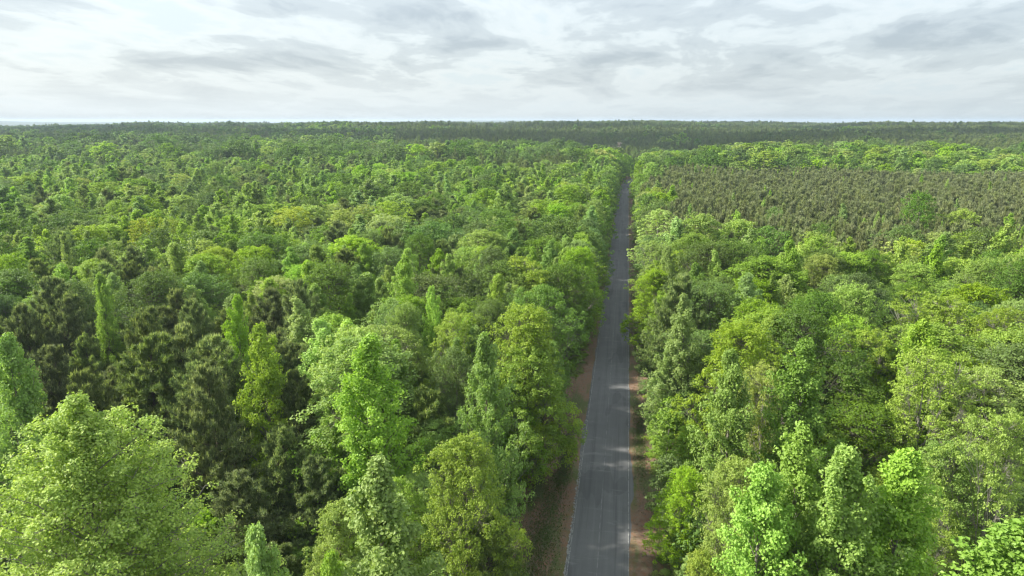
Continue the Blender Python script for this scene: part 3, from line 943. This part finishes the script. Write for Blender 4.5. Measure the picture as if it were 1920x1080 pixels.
def clear_of_road(x, y, r):
    off = x - road_x(y)
    near_gap = np.where(y < 108, 12.6, 5.2)
    ok_l = off < -(near_gap + np.where(y < 108, 0.45, 0.25) * r)
    ok_r = off > np.where(y < 108, 6.2, 4.4) + 0.6 * r
    return (ok_l | ok_r)


def choose(gr, n, weights):
    ks = list(weights); w = np.array([weights[k] for k in ks], float); w /= w.sum()
    return np.array(ks)[gr.choice(len(ks), n, p=w)]


# --- near and middle forest
for (y0, y1, step) in ((14, 150, 5.1), (150, 400, 7.0)):
    x, y, gr = field(y0, y1, step)
    n = len(x)
    ap = np.array([0.0] * n)
    left = x < road_x(y)
    px, py, dz = project(x, y, terrain(x, y) + 17)
    pinef = fbm(x, y, 0.045, 3)
    k = choose(gr, n, dict(poplar=30, sweetgum=23, maple=19, oak=15, hickory=5, pine=8))
    dk = (fbm(x, y, 0.022, 71) > 0.45) & (y > 120)
    k = np.where(dk & (gr.uniform(0, 1, n) < 0.6), choose(gr, n, dict(oak=60, pine=40)), k)
    kp = choose(gr, n, dict(pine=88, poplar=7, sweetgum=5))
    # left: pines in clusters, and the big cluster behind the sycamore
    cl = left & ((pinef > 1.02) | ((px < 590) & (py > 545) & (py < 1400) & (px > -500)) | ((px < 330) & (py > 480) & (pinef > 0.1)))
    k = np.where(cl, kp, k)
    # right: broader crowns in front of the plantation
    kr = choose(gr, n, dict(maple=30, oak=26, poplar=22, sweetgum=10, hickory=12))
    k = np.where(~left, kr, k)
    k = np.where((~left) & (px > 1560) & (py > 560) & (gr.uniform(0, 1, n) < 0.35), 'hickory', k)
    pl = plantation(x, y)
    h = gr.uniform(14.5, 19.5, n); r = h * np.where(left, gr.uniform(0.21, 0.31, n), gr.uniform(0.23, 0.31, n))
    r = np.where((k == 'oak') | (k == 'maple'), r * np.where(left, gr.uniform(1.1, 1.5, n), gr.uniform(1.15, 1.5, n)), r)
    r = np.where(k == 'pine', r * 1.15, r)
    if y0 == 150:
        con = ((k == 'poplar') | (k == 'sweetgum')) & left
        h = h + np.where(con, 0.9, -0.4); r = np.where(con, r * gr.uniform(1.0, 1.35, n), r)
        r = r * 1.25; h = h + gr.uniform(-2.0, 2.5, n) + 1.2 * np.clip(fbm(x, y, 0.06, 15), -1, 1)
    h = np.where((~left), h + gr.uniform(-2.5, 3.0, n), h)
    h = np.where(gr.uniform(0, 1, n) < 0.25, h * 0.78, h)
    h = h - 1.0 * (left & (y > 150))
    r = np.where(np.abs(x - road_x(y)) < 12, np.minimum(r, 4.6), r)
    ok = ~pl & clear_of_road(x, y, r) & (k != '')
    d2 = np.min(np.hypot(x[:, None] - hx, y[:, None] - hy) - (hr * 0.62 + 1.7)[None, :], axis=1)
    ok &= d2 > 0
    # keep the view clear just below the camera
    ok &= ~((y < 26) & (np.abs(x) < 10))
    # only low trees between the lens and the nearest tall crowns
    h = np.where(dz < 64, np.minimum(h, gr.uniform(7.5, 12.5, n)), h)
    r = np.minimum(r, np.where(dz < 64, 3.2, 99))
    place_random(x[ok], y[ok], k[ok], h[ok], r[ok])

# --- a row of broad crowns leaning over the road's left half, and one close on the right
gr = np.random.default_rng(61)
yy = np.arange(112, 700, 5.2) + gr.uniform(-1.5, 1.5, len(np.arange(112, 700, 5.2)))
rr_ = gr.uniform(4.2, 5.6, len(yy))
xx = road_x(yy) - 5.6 - 0.35 * rr_ + gr.uniform(-1.2, 0.6, len(yy))
kk = choose(gr, len(yy), dict(oak=40, maple=40, sweetgum=12, poplar=8))
place_random(xx, yy, kk, gr.uniform(13, 18, len(yy)), rr_)
yy = np.arange(205, 700, 5.6) + gr.uniform(-1.5, 1.5, len(np.arange(205, 700, 5.6)))
rr_ = gr.uniform(3.2, 4.8, len(yy))
xx = road_x(yy) + 5.4 + 0.75 * rr_ + gr.uniform(-0.6, 1.5, len(yy))
kk = choose(gr, len(yy), dict(oak=25, maple=40, pine=25, sweetgum=10))
place_random(xx, yy, kk, gr.uniform(11, 15.5, len(yy)), rr_)

yy = np.arange(30, 112, 4.3); n = len(yy)
xx = road_x(yy) - 15.6 + gr.uniform(-1.0, 0.8, n)
hh_ = np.where(yy < 62, gr.uniform(10, 12.5, n), gr.uniform(14.5, 17.5, n))
d2 = np.min(np.hypot(xx[:, None] - hx, yy[:, None] - hy) - 2.4, axis=1)
okr = d2 > 0
place_random(xx[okr], yy[okr], choose(gr, n, dict(oak=25, maple=45, sweetgum=30))[okr], hh_[okr], gr.uniform(3.0, 3.9, n)[okr])

# --- the plantation
x, y, gr = field(132, 425, 3.1)
pl = plantation(x, y) & clear_of_road(x, y, np.full(len(x), 2.0))
x, y = x[pl], y[pl]; n = len(x)
d2 = np.min(np.hypot(x[:, None] - hx, y[:, None] - hy) - (hr * 0.6 + 1.0)[None, :], axis=1)
x, y = x[d2 > 0], y[d2 > 0]; n = len(x)
k = np.where(gr.uniform(0, 1, n) < 0.014, 'poplar', 'young_pine')
h = gr.uniform(13.0, 16.6, n) + 1.0 * fbm(x, y, 0.05, 44); r = np.where(k == 'young_pine', gr.uniform(2.1, 3.3, n), 2.3)
light_ = (fbm(x, y, 0.035, 46) > 0.9) & (gr.uniform(0, 1, n) < 0.22) & (x < 0.3 * y)
k = np.where(light_, 'poplar', k)
h = np.where(k == 'poplar', h + 1.0, h)
place_random(x, y, k, h, r)

# --- belts beyond 400 m
for (y0, y1, step) in ((400, 620, 7.2), (620, 1050, 8.0), (1050, 1700, 10.0), (1700, 2900, 15.0)):
    x, y, gr = field(y0, y1, step)
    n = len(x)
    a = x / y
    px, py, dz = project(x, y, terrain(x, y) + 18)
    f = fbm(x, y, 0.011, 21); f2 = fbm(x, y, 0.02, 33)
    broad = choose(gr, n, dict(oak=34, maple=28, sweetgum=18, poplar=12, hickory=8))
    fo = fbm(x, y, 0.014, 55)
    lf = (a < -0.05)
    fo2 = fbm(x, y, 0.03, 57)
    broad = np.where(lf & (fo > -0.45), choose(gr, n, dict(oak=80, pine=8, maple=6, sweetgum=6)), broad)
    broad = np.where(fo2 < -0.75, choose(gr, n, dict(maple=55, hickory=15, sweetgum=30)), broad)
    broad = np.where(fo2 > 0.8, choose(gr, n, dict(oak=70, pine=30)), broad)
    pin = choose(gr, n, dict(pine=96, oak=3, sweetgum=1))
    isp = np.zeros(n, bool)
    if y0 == 400:
        isp = np.where(a > -0.02, (y > 560 + 20 * np.sin(x * 0.02)), f2 > 0.1)
    elif y0 == 620:
        isp = np.where(a > -0.34, f < 0.80, f2 > 0.25)
    else:
        isp = np.where(a > -0.40, f < 1.0, f2 > 0.0)
    k = np.where(isp, pin, broad)
    h = gr.uniform(15, 19, n); r = np.where(k == 'pine', gr.uniform(2.9, 3.8, n), gr.uniform(4.0, 6.5, n))
    thin = (k != 'pine') & (y0 < 1100)
    giant = thin & (gr.uniform(0, 1, n) < 0.4) & (np.abs(x - road_x(y)) > 45)
    r = np.where(thin, r * 1.25, r); r = np.where(giant, r * 1.35, r)
    h = h + np.where(giant, gr.uniform(1.5, 5, n), 0)
    h = h + np.where(lf, gr.uniform(-3, 3, n), 0) + np.where(k == 'pine', gr.uniform(-1, 2.5, n), 0)
    if y0 == 400:
        lump = np.clip(fbm(x, y, 0.05, 8), -0.5, 1.2)
        h = h + np.where((k != 'pine'), 2.5 + 3.0 * lump, 0)
        r = r + np.where((k != 'pine'), 1.2 + 1.2 * lump, 0)
    if y0 >= 1050:
        r = r * 1.45; h = h * 1.05
    if y0 >= 1700:
        r = r * 1.4; h = h * 1.1
    if y0 >= 620: h = h + 3.0 * np.clip(fbm(x, y, 0.02, 91), -0.4, 1.2) + np.where(gr.uniform(0, 1, n) < 0.02, 3.5, 0)
    ok = ~(thin & (gr.uniform(0, 1, n) < 0.42))
    ok &= (clear_of_road(x, y, r) & ((y > 700) | (np.abs(x - road_x(y)) > 11))) | (y > 900)
    # thin pines fill: extra rows on the dark slopes
    place_random(x[ok], y[ok], k[ok], h[ok], r[ok])
    if 600 < y0 < 1700:
        x, y, gr = field(y0 + 2, y1, step * 0.82)
        a = x / y; f = fbm(x, y, 0.011, 21); f2 = fbm(x, y, 0.02, 33)
        isp = np.where(a > -0.34, f < 0.80, f2 > 0.25)
        ok = isp & (clear_of_road(x, y, np.full(len(x), 3.)) | (y > 900))
        x, y = x[ok], y[ok]; n = len(x)
        place_random(x, y, np.full(n, 'pine'), gr.uniform(14, 17.5, n), gr.uniform(2.2, 3.1, n) * (1.3 if y0 > 1000 else 1))

# ------------------------------------------------------------------ individuals (largest in view) and the massed rest
sizes = {'poplar': 3, 'sweetgum': 3, 'oak': 3, 'maple': 3, 'hickory': 2, 'sycamore': 1, 'pine': 3, 'young_pine': 3}
TINTW = {}


def describe_tint(kind, t):
    lum = t[0] * 0.4 + t[1] * 0.6
    warm = t[0] / t[1]
    if 'pine' in kind:
        return 'dark' if lum < 0.95 else 'olive' if warm < 1.02 and lum > 1.08 else 'brown-green'
    if t[2] > 1.25 and lum > 1.05: return 'pale'
    if warm > 1.1: return 'yellow-green'
    if lum < 0.86: return 'deep green'
    if lum > 1.12: return 'bright green'
    return 'mid green'


def tree_object(kind, x, y, h, r, tint, lod, gr):
    s = SPEC[kind]
    z = float(terrain(x, y)) - 0.05
    var = int(gr.integers(0, sizes[kind]))
    tm, bm, cm = tree_meshes(kind, var, lod)
    root = bpy.data.objects.new(kind + '_tree', None)
    col_root.objects.link(root)
    root.empty_display_size = 0.5
    root.location = (x, y, z)
    root.rotation_euler = (gr.normal(0, 0.02), gr.normal(0, 0.02), gr.uniform(0, 6.28))
    sxy = r / (s['H'] * s['Rr']); sz = h / s['H']
    asym = float(gr.uniform(0.85, 1.17))
    root.scale = (sxy * asym, sxy / asym, sz)
    for nm, me in (('trunk', tm), ('branches', bm), ('crown', cm)):
        if me is None:
            continue
        o = bpy.data.objects.new(nm, me)
        o.parent = root
        if nm != 'trunk':
            o['kind'] = 'stuff'
        if nm == 'crown':
            o.color = (*tint, 1.0)
        col_root.objects.link(o)
    return root


def bearing_words(dx, dy):
    # seen from the camera
    a = math.degrees(math.atan2(dx * cy + dy * sy_, -dx * sy_ + dy * cy))
    if -45 <= a <= 45: return 'behind'
    if 45 < a < 135: return 'to the right of'
    if -135 < a < -45: return 'to the left of'
    return 'in front of'


ONES = 'zero one two three four five six seven eight nine ten eleven twelve thirteen fourteen fifteen sixteen seventeen eighteen nineteen'.split()


def plural(w):
    return w[:-1] + 'ies' if w.endswith('y') else w + 's'


def count_word(n):
    if n < 20: return ONES[n]
    t_ = ['', '', 'twenty', 'thirty', 'forty', 'fifty'][min(n // 10, 5)]
    return t_ + ('-' + ONES[n % 10] if n % 10 else '')


used = {}
gr = np.random.default_rng(77)
for i in range(NH):
    k = T['kind'][i]
    d = math.hypot(T['x'][i], T['y'][i])
    lod = 0 if d < 150 else 1 if d < 400 else 2
    o = tree_object(k, T['x'][i], T['y'][i], T['h'][i], T['r'][i], T['tint'][i], lod, gr)
    tag(o, T['label'][i], KIND_CAT[k], 'trees that stand out of the forest')
    used[T['label'][i]] = 1

_all = list(T['short'])
shorts = [(T['x'][i], T['y'][i], T['short'][i]) for i in range(NH) if _all.count(T['short'][i]) == 1 and T['short'][i] not in ('pine', 'oak', 'poplar')]
sxp = np.array([s[0] for s in shorts]); syp = np.array([s[1] for s in shorts])
SHAPE = {'poplar': 'poplar', 'sweetgum': 'sweetgum', 'oak': 'oak', 'maple': 'maple', 'hickory': 'hickory', 'pine': 'pine', 'young_pine': 'young pine'}
rest = {k: [] for k in SPEC}
for k in ('pine', 'young_pine', 'poplar', 'sweetgum', 'oak', 'maple', 'hickory'):
    P = np.concatenate(pool[k])
    z = terrain(P[:, 0], P[:, 1])
    px, py, dz = project(P[:, 0], P[:, 1], z + P[:, 2] * 0.8)
    vis = (dz > 8) & (px > -60) & (px < 1980) & (py < 1200)
    score = np.where(vis, P[:, 3] / np.maximum(dz, 1), 0)
    order = np.argsort(-score)
    nmax = 300 - T['kind'].count(k)
    top = order[:nmax]; top = top[(score[top] > 0) & (np.hypot(P[top, 0], P[top, 1]) < 760)]
    rest[k].append(np.delete(P, top, 0))
    for j in top:
        x, y, h, r = P[j]
        d = math.hypot(x, y)
        b = 1.0 + 0.10 * float(np.clip(fbm(x, y, 0.03, 81), -1.2, 1.2)) + gr.uniform(-0.10, 0.10)
        wv = 0.03 + 0.07 * float(np.clip(fbm(x, y, 0.035, 82), -1.2, 1.2)) + gr.uniform(-0.05, 0.06)
        if 'pine' in k:
            tint = (b, b * gr.uniform(0.95, 1.06), b)
        else:
            wv *= 0.8
            tint = (b * (1 + wv), b, b * (1 - wv * 0.8) * gr.uniform(0.85, 1.12))
            if gr.uniform() < 0.16: tint = (tint[0] * 1.18, tint[1] * 1.15, tint[2] * 1.3)
        lod = 0 if d < 140 else 1 if d < 380 else 2
        o = tree_object(k, x, y, h, r, tint, lod, gr)
        tw = describe_tint(k, tint)
        pxx, pyy, _ = project(x, y, terrain(x, y) + h)
        dd = np.hypot(sxp - x, syp - y)
        jn = int(np.argmin(dd))
        big = 'tall' if h > 17.5 else 'short' if h < 14 else ''
        wide = 'wide' if r > 4.9 else 'slim' if r < 3.0 else ''
        size = ' '.join(w for w in (big, wide) if w) or 'mid-sized'
        young = plantation(x, y)
        if (d < 800 and dd[jn] < 260 and not young) or (young and dd[jn] < 120):
            for jn in np.argsort(dd)[:7]:
                vx, vy = x - sxp[jn], y - syp[jn]
                lat = vx * cy + vy * sy_; dep = -vx * sy_ + vy * cy
                un_ = 5.0 if d < 200 else 6.5
                nd_, nl_ = int(round(abs(dep) / un_)), int(round(abs(lat) / un_))
                parts_ = []
                if nd_: parts_.append(f"{count_word(nd_)} crown{'s' if nd_ > 1 else ''} {'behind' if dep > 0 else 'in front'}")
                if nl_: parts_.append(f"{count_word(nl_)} {'left' if lat < 0 else 'right'}")
                if not parts_: parts_ = ['close beside']
                tw1 = tw.replace(' green', '') if len(size.split()) > 1 else tw
                label = f"{size} {tw1} {SHAPE[k]}, {', '.join(parts_)}" + (' of' if nl_ or nd_ else '') + f" the {shorts[jn][2]}"
                grp = f'{plural(SHAPE[k])} near the {shorts[jn][2]}'
                if label not in used: break
        else:
            if plantation(x, y):
                zone = 'in the dense plantation right of the road'
            else:
                off = x - float(road_x(y))
                if abs(off) < 17:
                    zone = 'lining the ' + ('left' if off < 0 else 'right') + ' side of the road'
                elif off > 0:
                    zone = 'in the broadleaf belt right of the road'
                else:
                    zone = 'in the mixed forest left of the road'
            dist = 'near' if d < 90 else 'middle distance' if d < 200 else 'well back' if d < 330 else 'far back'
            label = f"{size} {tw} {SHAPE[k]} {zone}, {dist}"
            grp = f'{plural(SHAPE[k])} {zone}'
        if label in used and used[label] != grp:
            label = label.replace(size, 'leafy ' + size) if 'pine' not in k else label.replace(size, 'bushy ' + size)
        used[label] = grp
        tag(o, label, KIND_CAT[k], label if False else grp)

# ------------------------------------------------------------------ massed trees: one stuff object per kind and distance band, instanced by geometry nodes


def scatter_object(name, pts, collection_objs, label, cat, gr):
    """pts: x,y,z,sxy,sz ; instances of the given source objects"""
    n = len(pts)
    me = bpy.data.meshes.new(name)
    me.vertices.add(n)
    me.vertices.foreach_set('co', pts[:, :3].astype(np.float32).ravel())
    a = me.attributes.new('size', 'FLOAT_VECTOR', 'POINT')
    a.data.foreach_set('vector', np.stack([pts[:, 3], pts[:, 3], pts[:, 4]], 1).astype(np.float32).ravel())
    a = me.attributes.new('turn', 'FLOAT_VECTOR', 'POINT')
    a.data.foreach_set('vector', np.stack([gr.normal(0, 0.025, n), gr.normal(0, 0.025, n), gr.uniform(0, 6.28, n)], 1).astype(np.float32).ravel())
    a = me.attributes.new('pick', 'INT', 'POINT')
    a.data.foreach_set('value', gr.integers(0, len(collection_objs), n).astype(np.int32))
    o = link(name, me)
    src = bpy.data.collections.new(name + '_sources')
    for s in collection_objs:
        src.objects.link(s)
    ng = bpy.data.node_groups.new(name, 'GeometryNodeTree')
    ng.interface.new_socket('Geometry', in_out='INPUT', socket_type='NodeSocketGeometry')
    ng.interface.new_socket('Geometry', in_out='OUTPUT', socket_type='NodeSocketGeometry')
    N = ng.nodes; Lk = ng.links
    gi = N.new('NodeGroupInput'); go = N.new('NodeGroupOutput')
    ci = N.new('GeometryNodeCollectionInfo')
    ci.inputs['Collection'].default_value = src
    ci.inputs['Separate Children'].default_value = True
    ci.inputs['Reset Children'].default_value = True
    iop = N.new('GeometryNodeInstanceOnPoints')
    iop.inputs['Pick Instance'].default_value = True

    def attr(nm, dt):
        q = N.new('GeometryNodeInputNamedAttribute'); q.data_type = dt; q.inputs[0].default_value = nm
        return q.outputs[0]
    Lk.new(gi.outputs[0], iop.inputs['Points'])
    Lk.new(ci.outputs[0], iop.inputs['Instance'])
    Lk.new(attr('pick', 'INT'), iop.inputs['Instance Index'])
    Lk.new(attr('turn', 'FLOAT_VECTOR'), iop.inputs['Rotation'])
    Lk.new(attr('size', 'FLOAT_VECTOR'), iop.inputs['Scale'])
    Lk.new(iop.outputs[0], go.inputs[0])
    md = o.modifiers.new('scatter', 'NODES')
    md.node_group = ng
    tag(o, label, cat, kind='stuff')
    return o


SRC = {}


def source(kind, var, lod):
    key = (kind, var, lod)
    if key not in SRC:
        o = bpy.data.objects.new(kind + '_tree_source', joined_mesh(kind, var, lod))
        o.color = (1, 1, 1, 1)
        SRC[key] = o
    return SRC[key]


WORDS = {'pine': 'dark pines', 'young_pine': 'brown-green young plantation pines', 'poplar': 'narrow green poplars', 'sweetgum': 'pointed sweetgums', 'oak': 'round dark oaks', 'maple': 'bright maples', 'hickory': 'pale hickories'}
for k in ('pine', 'young_pine', 'poplar', 'sweetgum', 'oak', 'maple', 'hickory'):
    P = np.concatenate(rest[k])
    d = np.hypot(P[:, 0], P[:, 1])
    for bi, (d0, d1, lod, where) in enumerate(((0, 210, 1, 'between the nearer trees'), (210, 640, 2, 'in the middle distance'), (640, 1e9, 3, 'far off toward the horizon'))):
        mk = (d >= d0) & (d < d1)
        if mk.sum() == 0:
            continue
        Q = P[mk]
        s = SPEC[k]
        pts = np.stack([Q[:, 0], Q[:, 1], terrain(Q[:, 0], Q[:, 1]) - 0.05, Q[:, 3] / (s['H'] * s['Rr']), Q[:, 2] / s['H']], 1)
        scatter_object(k + '_forest', pts, [source(k, v, lod) for v in range(sizes[k])], f'mass of {WORDS[k]} {where}', 'forest', gr)

# understory filling the gaps between the trunks
x, y, g5 = field(16, 260, 3.6)
r = np.full(len(x), 1.5)
off = x - road_x(y)
ok = (off < -np.where(y < 112, 11.5, 8.0)) | (off > 6.2)
ok &= g5.uniform(0, 1, len(x)) < 0.8
x, y = x[ok], y[ok]; n = len(x)
hh = g5.uniform(2.5, 8.5, n)
s = SPEC['maple']
pts = np.stack([x, y, terrain(x, y) - 0.4, g5.uniform(1.4, 2.8, n) / (s['H'] * s['Rr']), hh / s['H']], 1)
scatter_object('undergrowth', pts, [source('maple', 0, 2), source('oak', 1, 2), source('sweetgum', 2, 2)], 'leafy undergrowth beneath the forest canopy', 'undergrowth', g5)

g8 = np.random.default_rng(31)
n = 1500
y = 38 + 210 * g8.uniform(0, 1, n) ** 1.3
lft = g8.uniform(0, 1, n) < 0.6
off = np.where(lft, -np.where(y < 105, 8.6 + 4.5 * g8.uniform(0, 1, n) ** 0.7, 4.6 + 3 * g8.uniform(0, 1, n)), 4.9 + 2.6 * g8.uniform(0, 1, n) ** 0.6)
x = road_x(y) + off
hh = g8.uniform(0.25, 1.3, n) * np.where(np.abs(off) > 6, 1.2, 0.5)
pts = np.stack([x, y, terrain(x, y) - 0.12, g8.uniform(0.25, 0.75, n) / (s['H'] * s['Rr']), hh / s['H']], 1)
scatter_object('roadside_weeds', pts, [source('maple', 0, 2), source('hickory', 1, 2), source('sweetgum', 2, 2)], 'low weeds and saplings at the foot of the roadside trees', 'weeds', g8)

# ------------------------------------------------------------------ the bare tree by the bend


def bare_tree(x, y, h):
    g6 = np.random.default_rng(4)
    root = link('bare_tree', None)
    root.location = (x, y, float(terrain(x, y)))
    tag(root, 'leafless pale grey tree among green crowns near the bend', 'bare tree')
    tz = np.linspace(0, h, 9)
    tp = np.stack([0.25 * np.sin(tz * 0.3), 0.2 * np.cos(tz * 0.25) - 0.2, tz], 1)
    V, F = tubes(tp[None], (0.26 * (1 - tz / h) + 0.05)[None], 7)
    link('trunk', mesh_np('trunk', V, [F], [M_PALEBARK], smooth=True), root)
    nb = 110
    u = g6.uniform(0.35, 0.97, nb); az = np.arange(nb) * 2.4; ln = 4.6 * (1.15 - u) * g6.uniform(0.7, 1.2, nb) + 0.8
    A = np.stack([np.interp(u * h, tz, tp[:, 0]), np.interp(u * h, tz, tp[:, 1]), u * h], 1)
    D = unit(np.stack([np.cos(az), np.sin(az), 1.3 + 0 * az], 1))
    E = A + D * ln[:, None]
    Pm = np.stack([A, (A + E) / 2 + g6.normal(0, 0.15, (nb, 3)), E], 1)
    V1, F1 = tubes(Pm, np.tile((0.17, 0.13, 0.08), (nb, 1)), 4)
    tw_a = np.repeat(E * 0.4 + A * 0.6, 5, 0) + 0 * np.repeat(E, 5, 0)
    fr = np.tile((0.3, 0.5, 0.65, 0.8, 1.0), nb)[:, None]
    tw_a = np.repeat(A, 5, 0) * (1 - fr) + np.repeat(E, 5, 0) * fr
    tw_e = tw_a + unit(np.repeat(D, 5, 0) + g6.normal(0, 0.6, (nb * 5, 3))) * g6.uniform(0.8, 1.8, (nb * 5, 1))
    V2, F2 = tubes(np.stack([tw_a, tw_e], 1), np.tile((0.085, 0.055), (nb * 5, 1)), 3)
    link('branches', mesh_np('branches', np.concatenate([V1, V2]), [np.concatenate([F1, F2 + len(V1)])], [M_PALEBARK]), root)


bx, by, _ = unproject(1161, 256, 28.0)
bare_tree(bx, by, 27.0)

# ------------------------------------------------------------------ low cumulus over the far forest: their shade lies on it


def cloud_material():
    m = bpy.data.materials.new('cloud')
    m.use_nodes = True
    g = NT(m.node_tree)
    d = g.n('ShaderNodeBsdfDiffuse', Color=(0.85, 0.87, 0.9, 1))
    t = g.n('ShaderNodeBsdfTranslucent', Color=(0.85, 0.87, 0.9, 1))
    mx = g.n('ShaderNodeMixShader', i0=0.5, i1=d.outputs[0], i2=t.outputs[0])
    out = g.n('ShaderNodeOutputMaterial')
    g.t.links.new(mx.outputs[0], out.inputs[0])
    return m


def cloud(cx, cy_, z, rx, ry, th, seed, mat):
    """flat-based cumulus: a closed lumpy mesh"""
    g7 = np.random.default_rng(seed)
    na, nr = 72, 16
    an = np.arange(na) * 2 * np.pi / na
    edge = 1 + sum(g7.uniform(0.04, 0.16) * np.cos(k * an + g7.uniform(0, 6.28)) for k in range(2, 9))
    V = []
    for side in (1, -1):
        for j in range(nr):
            q_ = (j / (nr - 1)) ** 0.8
            px_ = np.cos(an) * edge * q_ * rx; py_ = np.sin(an) * edge * q_ * ry
            prof_ = math.sqrt(max(0.0, 1 - q_ ** 2.4))
            lump_ = 0.75 + 0.35 * fbm(px_ + seed * 900, py_, 0.011, 100 + seed)
            zz = prof_ * th * np.clip(lump_, 0.3, 1.5) if side == 1 else -0.10 * th * prof_ * np.clip(lump_, 0.3, 1.5)
            V.append(np.stack([px_, py_, zz + 0 * px_], 1))
    V = np.concatenate(V)
    idx = np.arange(len(V)).reshape(2 * nr, na)
    F = []
    for side in (0, 1):
        for j in range(nr - 1):
            a_ = idx[side * nr + j]; b_ = idx[side * nr + j + 1]
            q4 = np.stack([a_, b_, np.roll(b_, -1), np.roll(a_, -1)], 1)
            F.append(q4 if side == 0 else q4[:, ::-1])
    a_ = idx[nr - 1]; b_ = idx[2 * nr - 1]
    F.append(np.stack([a_, b_, np.roll(b_, -1), np.roll(a_, -1)], 1))
    o = link('cloud', mesh_np('cloud', V, [np.concatenate(F)], [mat], smooth=True))
    o.location = (cx, cy_, z)
    return tag(o, 'flat-based grey cumulus drifting high over the distant forest', 'cloud', 'low cumulus clouds', kind='structure')


CLOUD_Z = 1700.0
shift = CLOUD_Z / math.tan(SUN_EL)
mcl = cloud_material()
# centre of the shade on the ground (x, y), half sizes
for i_, (gx_, gy_, rx_, ry_) in enumerate(((-900, 1270, 420, 170), (-700, 880, 240, 80), (-560, 620, 190, 80), (-330, 830, 210, 110), (70, 860, 260, 150), (420, 1010, 220, 140), (760, 900, 230, 120), (-880, 960, 260, 120),
                                           (-500, 1180, 300, 110), (-60, 1330, 330, 150), (480, 1480, 340, 170), (980, 1420, 300, 200), (-1450, 1500, 380, 180), (-950, 1750, 380, 160),
                                           (-350, 1980, 420, 180), (500, 2150, 460, 210), (1250, 2200, 400, 250), (-2200, 2250, 450, 250), (-1400, 2450, 420, 200))):
    cloud(gx_ + math.sin(SUN_AZ) * shift, gy_ + math.cos(SUN_AZ) * shift, CLOUD_Z, rx_, ry_, 120, i_, mcl)

# ------------------------------------------------------------------ haze
HAZE = 0.00012


def haze():
    x0, x1, y0, y1, z0, z1 = -12400, 12400, -100, 12700, GZ_MIN - 1.0, max(GZ_MAX, 52.0) + 3.0
    V = np.array([(x0, y0, z0), (x1, y0, z0), (x1, y1, z0), (x0, y1, z0), (x0, y0, z1), (x1, y0, z1), (x1, y1, z1), (x0, y1, z1)], float)
    F = np.array([(0, 3, 2, 1), (4, 5, 6, 7), (0, 1, 5, 4), (1, 2, 6, 5), (2, 3, 7, 6), (3, 0, 4, 7)])
    m = bpy.data.materials.new('haze')
    m.use_nodes = True
    g = NT(m.node_tree)
    v = g.n('ShaderNodeVolumePrincipled', Color=(0.66, 0.79, 0.93, 1), Density=HAZE, Anisotropy=0.2)
    out = g.n('ShaderNodeOutputMaterial')
    g.t.links.new(v.outputs[0], out.inputs['Volume'])
    o = link('haze', mesh_np('haze', V, [F], [m]))
    tag(o, 'thin pale haze over the whole forest', 'haze', kind='stuff')


haze()
print('trees', {k: sum(len(a) for a in pool[k]) for k in pool}, 'mesh tris', sum(len(m.polygons) for m in bpy.data.meshes))
